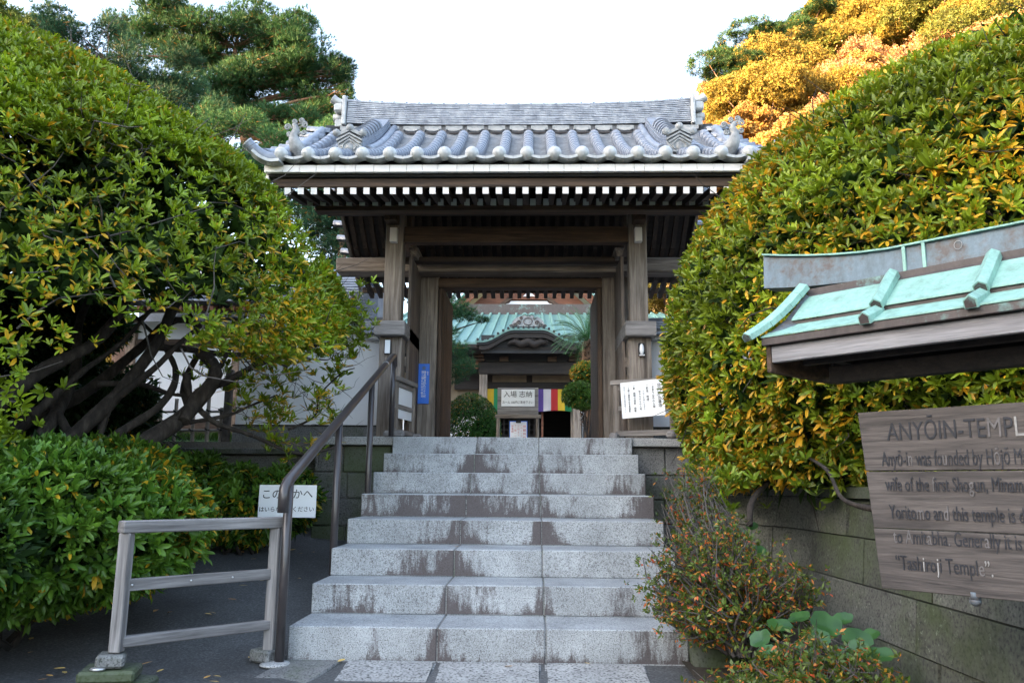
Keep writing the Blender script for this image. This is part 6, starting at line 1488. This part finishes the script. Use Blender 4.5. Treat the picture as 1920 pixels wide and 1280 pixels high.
# left conifers and pine behind the azalea tree
GN = ((.02, .065, .022), (.05, .125, .04))
def clump_pads(lst, j=3, s=.62):
    out = []
    for u, v, Y, rx_, ry_, rz_ in lst:
        q = at(u, v, Y)
        for _ in range(j): out.append(((q.x + random.uniform(-.6, .6) * rx_, q.y + random.uniform(-.5, .5) * ry_, q.z + random.uniform(-.6, .6) * rz_), (rx_ * s * random.uniform(.7, 1.2), ry_ * s, rz_ * s * random.uniform(.7, 1.2))))
    return out
pb_ = at(470, 700, 17)
needle_tree('pine_tree', 'tall spreading pine with orange-lit branches behind the left gate roof end', 'pine tree', (pb_.x, 17, TOP),
    clump_pads([(330, 25, 17, 1.2, 1.3, .5), (400, 60, 17, 1.3, 1.3, .6), (470, 40, 17, 1.0, 1.3, .5), (540, 90, 17, 1.1, 1.2, .6), (590, 120, 17, 1.0, 1.2, .55), (635, 150, 17, .5, .8, .4), (560, 60, 17.5, .7, 1, .4), (500, 160, 17, 1.2, 1.2, .6), (590, 185, 17, .9, 1, .4), (430, 150, 16.5, 1.0, 1.2, .6), (640, 120, 17.3, .45, .7, .25), (380, 110, 17, 1.0, 1.0, .5), (250, 60, 17, .9, 1, .5), (450, 220, 17, 1, 1, .5), (350, 180, 17, 1, 1, .5), (560, 140, 17, 1, 1, .5), (330, 110, 17, 1.1, 1, .6), (480, 110, 17.3, 1.1, 1, .6), (400, 200, 17, 1.1, 1, .6), (540, 250, 17, 1, 1, .5), (650, 190, 17, .3, .7, .3), (545, 215, 16.2, .9, .8, .35), (580, 235, 16, .6, .7, .3), (610, 215, 17, .6, .8, .35), (510, 225, 17.4, .9, .8, .3), (300, 70, 17, .8, .9, .4)], 6, .66),
    ([at(470, 760, 17), at(455, 500, 17), at(470, 330, 17), at(450, 200, 17), at(440, 90, 17)], [.30, .26, .2, .15, .05]), 27000, .17, col=GN, blades=9, bark='bark_red', bw=.016)
def dense(name, label, base, lst, n, col, L=.13, bw=.013, blades=8, trunk=None, group=None, j=3, s=.62):
    b = base; tp = at(*lst[0][:3])
    return needle_tree(name, label, 'tree', b[:], clump_pads(lst, j, s), ([Vector(b), Vector(b).lerp(tp, .5), tp], [.22, .16, .04]), n, L, col=col, blades=blades, bark='bark_red', bw=bw, group=group)
b = at(250, 700, 14); b.z = TOP
dense('cedar_tree', 'dark bushy conifer with rounded tufts directly above the left azalea tree', b, [(200, 110, 14, 1.0, 1, .7), (130, 60, 14, .9, 1, .5), (260, 140, 14, .9, 1, .7), (330, 150, 14, .8, 1, .7), (300, 220, 13.5, 1, 1, .7), (380, 220, 13.5, .8, .9, .6), (90, 90, 14, .8, 1, .7), (220, 50, 14.5, .6, .8, .5), (330, 110, 14.2, .5, .7, .5), (150, 130, 13.5, 1, 1, .6), (30, 80, 14.2, .8, .8, .5), (370, 290, 13.5, .9, .9, .5)], 13000, ((.018, .06, .03), (.04, .11, .05)))
b = at(520, 700, 13); b.z = TOP
dense('juniper_tree', 'bushy green conifer right beside the left end of the gate roof, below the pine', b, [(520, 280, 12.5, .8, .9, .4), (440, 250, 12.5, .8, .9, .5), (590, 270, 12.5, .6, .8, .4), (470, 310, 12, .9, .9, .5), (560, 330, 12, .8, .8, .5), (620, 330, 12.2, .5, .6, .6), (420, 300, 12.3, .8, .8, .5), (610, 240, 12.8, .5, .6, .25), (655, 300, 12.4, .3, .5, .3), (400, 240, 12.8, .6, .8, .4), (500, 370, 12.4, .7, .7, .4), (450, 350, 12.4, .7, .7, .4), (560, 390, 12.4, .6, .7, .4), (330, 290, 12.6, .8, .7, .5)], 10000, ((.03, .09, .03), (.065, .16, .055)), L=.11)
b = at(660, 700, 11); b.z = TOP
dense('conifer_tree', 'shaded conifer seen through the gap between the azalea tree and the left gate post', b, [(640, 430, 11, .5, .6, .5), (660, 520, 11, .5, .6, .4), (690, 560, 11.2, .4, .5, .3), (620, 400, 11, .4, .5, .4), (700, 600, 11, .3, .4, .12), (660, 590, 11, .5, .5, .2), (600, 380, 11.5, .5, .6, .5), (650, 470, 11.3, .6, .6, .5), (680, 530, 11.3, .5, .5, .5), (640, 560, 11.3, .6, .6, .4), (600, 440, 11.6, .5, .5, .4), (620, 500, 11.6, .5, .5, .4)], 8000, ((.02, .06, .03), (.04, .10, .045)), L=.10)
b = at(20, 700, 19); b.z = TOP
dense('roadside_tree', 'yellow-lit broad tree top at the far upper left corner behind the azalea tree', b, [(10, 50, 19, 1.2, 1.2, .6), (60, 60, 19, 1, 1, .5)], 2600, ((.06, .11, .02), (.14, .2, .04)), L=.16, bw=.03, blades=6)

# ---- right hillside
def hz(x, y):
    """terrain height of the right hill"""
    return TOP - .2 + max(0.0, x - 6.5 - 0.02 * (y - 20)) * 0.60 * min(1.0, max(0, (y - 8) / 16)) + 0.35 * math.sin(x * .4 + y * .2)
bases = []

def proto_leafy(name, n, H, col, seed, m='leaf_dull', L=.30, W=.16, k=5, lumps=9, bark='bark_pale', trunk_h=.35, flat=.7, spread=1.0):
    """a tree centred on the origin, height H; returns root empty with trunk and crown children"""
    rr = random.Random(seed); e = empty(name, (0, 0, 0)); mb = MB(); blobs = []
    for i in range(lumps):
        a = rr.uniform(0, 6.28); q = rr.uniform(.05, .34) * H * spread; z = H * rr.uniform(.45, .9); blobs.append(((q * math.cos(a), q * math.sin(a), z), H * rr.uniform(.13, .22)))
    mb.tube([(0, 0, -1), (0.05 * H * rr.uniform(-1, 1), 0, H * .3), (0, .03 * H, H * .62)], [.045 * H * .6, .03 * H * .6, .012 * H], 8)
    for c, r_ in blobs: mb.tube([(0, 0, H * .25), (c[0] * .55, c[1] * .55, c[2] * .75), c], [.013 * H, .008 * H, .003 * H], 6)
    mb.build('trunk', MT[bark], e); Ps = []; Ns = []
    for i, (c, r_) in enumerate(blobs):
        d = unit(rng.normal(size=(n // lumps, 3))); d[:, 2] = np.abs(d[:, 2]) * .9 - .25 * rng.random(len(d)); d = unit(d); rad = 1 - .30 * rng.random((len(d), 1)) ** 1.5 + .26 * fbm(d * 3 + i, 2.5, i)[:, None]
        Ps.append(np.array(c) + d * r_ * np.array([1, 1, flat]) * rad); Ns.append(d)
    P = np.concatenate(Ps); Nn = unit(np.concatenate(Ns) + rng.normal(0, .3, P.shape))
    a = rosettes(P, Nn, k, L, W, spread=(.4, 1.3), jitter=.6, dead=.04, green=col, yellow=((.4, .2, .03), (.3, .2, .03)))
    leaves('crown', a[0], a[1], a[2], a[3], a[4], a[5], MT[m], e, T_DIA, F_DIA); return e
def proto_bare(name, H, seed, leafn=900, bark='bark_pale', col=((.34, .17, .08), (.50, .29, .14))):
    rr = random.Random(seed); e = empty(name, (0, 0, 0)); mb = MB(); mt = MB(); tips = []
    def grow(p, d, l, r, dep):
        pts = [p]; 
        for k in range(3): d = (d + Vector((rr.gauss(0, 1), rr.gauss(0, 1), rr.gauss(0, 1) + .25)) * .16).normalized(); p = p + d * l / 3; pts.append(p)
        (mb if dep < 3 else mt).tube(pts, [r, r * .9, r * .78, r * .65], 6 if dep < 3 else 3, caps=False)
        if dep >= 6: tips.append(p[:]); return
        for _ in range(3 if dep < 5 else 2): grow(p, (d + Vector((rr.gauss(0, 1), rr.gauss(0, 1), rr.gauss(.1, .6))) * .52).normalized(), l * rr.uniform(.62, .82), r * .58, dep + 1)
    grow(Vector((0, 0, -.6)), Vector((rr.gauss(0, .1), rr.gauss(0, .1), 1)), H * .26, .026 * H, 0)
    mb.build('trunk', MT[bark], e); tag(mt.build('twigs', MT[bark], e), kind='stuff')
    tips = np.array(tips); P = tips[rng.integers(0, len(tips), leafn)] + rng.normal(0, .12, (leafn, 3))
    a = rosettes(P, unit(rng.normal(size=P.shape)), 2, .11, .06, spread=(.4, 1.4), dead=.3, green=col, yellow=((.4, .2, .05), (.35, .18, .06)))
    leaves('crown', a[0], a[1], a[2], a[3], a[4], a[5], MT['leaf_dull'], e, T_DIA, F_DIA); return e
EG = ((.17, .135, .02), (.36, .26, .05)); EG2 = ((.09, .11, .02), (.18, .19, .035)); PN = ((.02, .06, .015), (.05, .10, .025))
protos = {'oak': [proto_leafy('evergreen_tree', 15000, 6, EG, 1, L=.105, W=.058, lumps=16, flat=.85), proto_leafy('evergreen_tree', 15000, 6, EG, 2, L=.10, W=.055, lumps=22, flat=.9)],
          'dark': [proto_leafy('evergreen_tree', 13000, 6, EG2, 3, L=.11, W=.06, lumps=15, flat=.85)],
          'pine': [proto_leafy('pine_tree', 5000, 7, PN, 4, m='needle', L=.24, W=.03, k=9, lumps=12, bark='bark_red', flat=.38, spread=1.35)],
          'bare': [proto_bare('bare_tree', 6.5, 5, 3500), proto_bare('bare_tree', 6.5, 6, 9000)],
          'shrub': [proto_leafy('hill_shrub', 4200, 2.6, ((.30, .18, .05), (.50, .31, .09)), 7, L=.10, W=.055, lumps=12, flat=.9)]}
used = set()
labs = {'oak': ('evergreen_tree', 'tree', 'evergreens on the right hillside'), 'dark': ('evergreen_tree', 'tree', 'evergreens on the right hillside'), 'pine': ('pine_tree', 'pine tree', 'pines on the right hillside'), 'bare': ('bare_tree', 'tree', 'leafless trees on the right hillside'), 'shrub': ('hill_shrub', 'shrub', 'shrubs on the right hillside')}
def plant(kind, u, v, Y, s, label, var=None):
    """crown centre seen near photo pixel (u, v) at depth Y"""
    pr = protos[kind][var if var is not None else random.randrange(len(protos[kind]))]; H = {'shrub': 2.6, 'pine': 7, 'bare': 6.5}.get(kind, 6)
    q = at(u, v, Y); r_ = pr if pr.name not in used else None
    if r_ is None: r_ = copy_tree(pr)
    else: used.add(pr.name)
    bases.append((q.x, q.y, q.z - H * s * .68)); r_.location = bases[-1]; r_.scale = (s, s, s); r_.rotation_euler = (0, 0, random.uniform(0, 6.28)); tag(r_, label, labs[kind][1], labs[kind][2])
Lb = lambda t: t
hill = [('pine', 1385, 150, 34, .8, 'flat-topped dark pine at the left foot of the hill, behind the roof ridge end'), ('pine', 1435, 105, 38, .85, 'dark pine on the skyline of the right hillside, second from the gate roof'),
 ('pine', 1485, 72, 42, .85, 'dark pine on the skyline in the middle of the right hillside'), ('pine', 1375, 205, 30, .55, 'low pine just above the right descending roof ridge'),
 ('pine', 1545, 30, 50, .9, 'topmost pine on the hill skyline near the top edge'),
 ('oak', 1470, 140, 34, 1.0, 'round yellow-green evergreen sunlit in the middle of the right hillside'), ('oak', 1425, 195, 28, .85, 'golden-lit evergreen low on the hillside, above the right corner finial'),
 ('oak', 1530, 110, 38, 1.05, 'sunlit evergreen high on the hillside between bare trees'), ('oak', 1620, 60, 40, 1.15, 'broad golden evergreen near the top edge above the right azalea bush'),
 ('oak', 1700, 60, 36, 1.1, 'large yellow-green evergreen close above the right azalea bush'), ('dark', 1580, 20, 46, 1.1, 'dark green evergreen at the top edge of the hillside'), ('dark', 1760, 30, 34, 1.0, 'dark evergreen at the upper right, above the azalea bush'),
 ('bare', 1560, 175, 28, .85, 'fan-shaped leafless tree glowing orange above the right azalea bush'), ('bare', 1420, 250, 24, .6, 'pale bare tree beside the right corner of the gate roof'),
 ('bare', 1620, 130, 30, .9, 'leafless orange tree in the middle of the hillside above the azalea bush'), ('bare', 1500, 210, 24, .7, 'low bare tree lit orange just above the azalea bush outline'),
 ('bare', 1850, 40, 28, .95, 'twisting bare tree at the upper right corner'), ('bare', 1760, 90, 26, .8, 'bare-branched tree directly behind the top of the azalea bush'), ('bare', 1570, 60, 44, 1.1, 'pinkish bare tree high on the hillside'), ('bare', 1480, 90, 44, 1.0, 'pinkish bare tree just below the skyline pines'),
 ('shrub', 1440, 290, 20, .9, 'golden shrub lit by the sun beside the gate roof corner tile'), ('shrub', 1400, 240, 22, .9, 'bright orange-yellow shrub behind the right corner finial'), ('shrub', 1500, 260, 20, 1.0, 'golden shrub peeping above the outline of the right azalea bush'),
 ('shrub', 1380, 320, 19, .9, 'yellow shrub visible below the right eave of the gate'), ('shrub', 1290, 560, 17, .9, 'yellow shrub behind the white wall right of the gate'), ('oak', 1340, 450, 22, .8, 'golden evergreen seen under the right eave of the gate'), ('oak', 1265, 540, 24, .8, 'sunlit evergreen above the wall cap right of the gate post')]
for h in hill: plant(*h)
# second tier filling the slope so that it reads as woodland
gen = {'oak': 'sunlit yellow-green evergreen crowded among the trees of the right hillside', 'bare': 'leafless orange-brown tree crowded among the trees of the right hillside', 'dark': 'dark green evergreen crowded among the trees of the right hillside', 'shrub': 'golden undergrowth shrub between the trees of the right hillside'}
rr = random.Random(31); skyl = lambda u: 150 - (u - 1300) * .53
for i in range(125):
    u = rr.uniform(1330, 1990); lo = skyl(u) + 45; hi = 330 - (u - 1380) * .50
    if lo > hi - 5: lo = hi - 60
    v = rr.uniform(lo, hi) if rr.random() < .8 else lo
    t = (v - skyl(u)) / 260.0; Y = 52 - 34 * min(1, max(0, t)) + rr.uniform(-3, 3)
    k = rr.choices(['oak', 'bare', 'dark', 'shrub'], [2.2, 6, .8, 4])[0]
    vb = ('just below the skyline', 'high on the slope', 'halfway up the slope', 'low on the slope', 'right above the azalea bush outline')[min(4, int(5 * min(.99, max(0, (v - skyl(u)) / max(30, hi - skyl(u) + 20)))))]
    ub = ('beside the gate roof', 'a little right of the gate roof', 'in the middle of the right hillside', 'towards the right of the hillside', 'at the right edge of the picture')[min(4, max(0, int((u - 1330) / 120)))]
    nm = {'oak': 'sunlit yellow-green evergreen', 'bare': 'leafless orange-brown tree', 'dark': 'dark green evergreen', 'shrub': 'golden shrub'}[k]
    plant(k, u, v, Y, rr.uniform(.7, 1.1) * (Y / 38) ** .5, f'{nm} {vb}, {ub}')
# the slope itself passes through the foot of every tree
Bs = np.array(bases)
def slope_z(x, y):
    d2 = (Bs[:, 0] - x) ** 2 + ((Bs[:, 1] - y)) ** 2 + .6; w_ = d2 ** -1.6; z = float((w_ * Bs[:, 2]).sum() / w_.sum())
    f = min(1, max(0, (x - 5.6) / 2.5)) * min(1, max(0, (y - 13) / 4)); return (TOP - .3) * (1 - f) + (z + .15) * f
mb = MB(); mb.grid(lambda a, b: (5.4 + 75 * a ** 1.3, 12.5 + 75 * b ** 1.3, slope_z(5.4 + 75 * a ** 1.3, 12.5 + 75 * b ** 1.3)), 80, 80); tag(mb.build('hillside', MT['hillsoil']), kind='structure')
n_ = 26000; ux = rng.random(n_); uy = rng.random(n_); xx = 6.6 + 34 * ux ** 1.2; yy = 14 + 36 * uy
zz_ = np.array([slope_z(a, b) for a, b in zip(xx, yy)]); P = np.stack([xx, yy, zz_ + .25 * rng.random(n_)], 1)
a = rosettes(P, unit(rng.normal(0, .4, (n_, 3)) + np.array([-.5, -.2, 1])), 4, .26, .11, spread=(.3, 1.3), jitter=.6, dead=.3, green=((.10, .10, .02), (.28, .20, .05)), yellow=((.42, .24, .06), (.34, .18, .05)))
tag(leaves('undergrowth', a[0], a[1], a[2], a[3], a[4], a[5], MT['leaf_dull'], None, T_DIA, F_DIA), kind='stuff')
# trees glimpsed low at the left, through the trunks
for (u, v, Y, s, lab) in ((205, 715, 24, .6, 'orange-lit tree behind the left end of the timber building'),):
    q = at(u, v, Y); r_ = copy_tree(protos['oak'][0]); r_.location = (q.x, q.y, TOP - .2); s_ = (q.z - TOP + 1.2) / 6 * 1.1; r_.scale = (s_,) * 3; tag(r_, lab, 'tree', 'sunlit trees at far left')

q1 = at(60, 820, 3.4); q2 = at(170, 790, 3.6); q3 = at(10, 740, 4.2); q4 = at(120, 720, 4.0); q5 = at(225, 770, 3.9)
bush('shade_fill', 'dark leafy fill added for the deep shade behind the trunks at far left', 'shrub', [((q1.x, 3.4, q1.z), (.9, .5, .45)), ((q2.x, 3.6, q2.z), (.5, .4, .42)), ((q3.x, 4.0, q3.z), (.8, .4, .5)), ((q4.x, 3.9, q4.z), (.6, .4, .45)), ((q5.x, 3.9, q5.z), (.35, .3, .4)), ((at(50, 600, 4.3).x, 4.3, at(50, 600, 4.3).z), (.9, .4, .45)), ((at(150, 610, 4.2).x, 4.2, at(150, 610, 4.2).z), (.6, .4, .38))], 4200, 7, .09, .03, .03, ((.01, .035, .008), (.025, .07, .015)), ((.3, .16, .02), (.2, .15, .02)), .6, T=T_DIA, F=F_DIA, amp=.14)  # near-black leaves added to fill the shaded gap behind the trunks
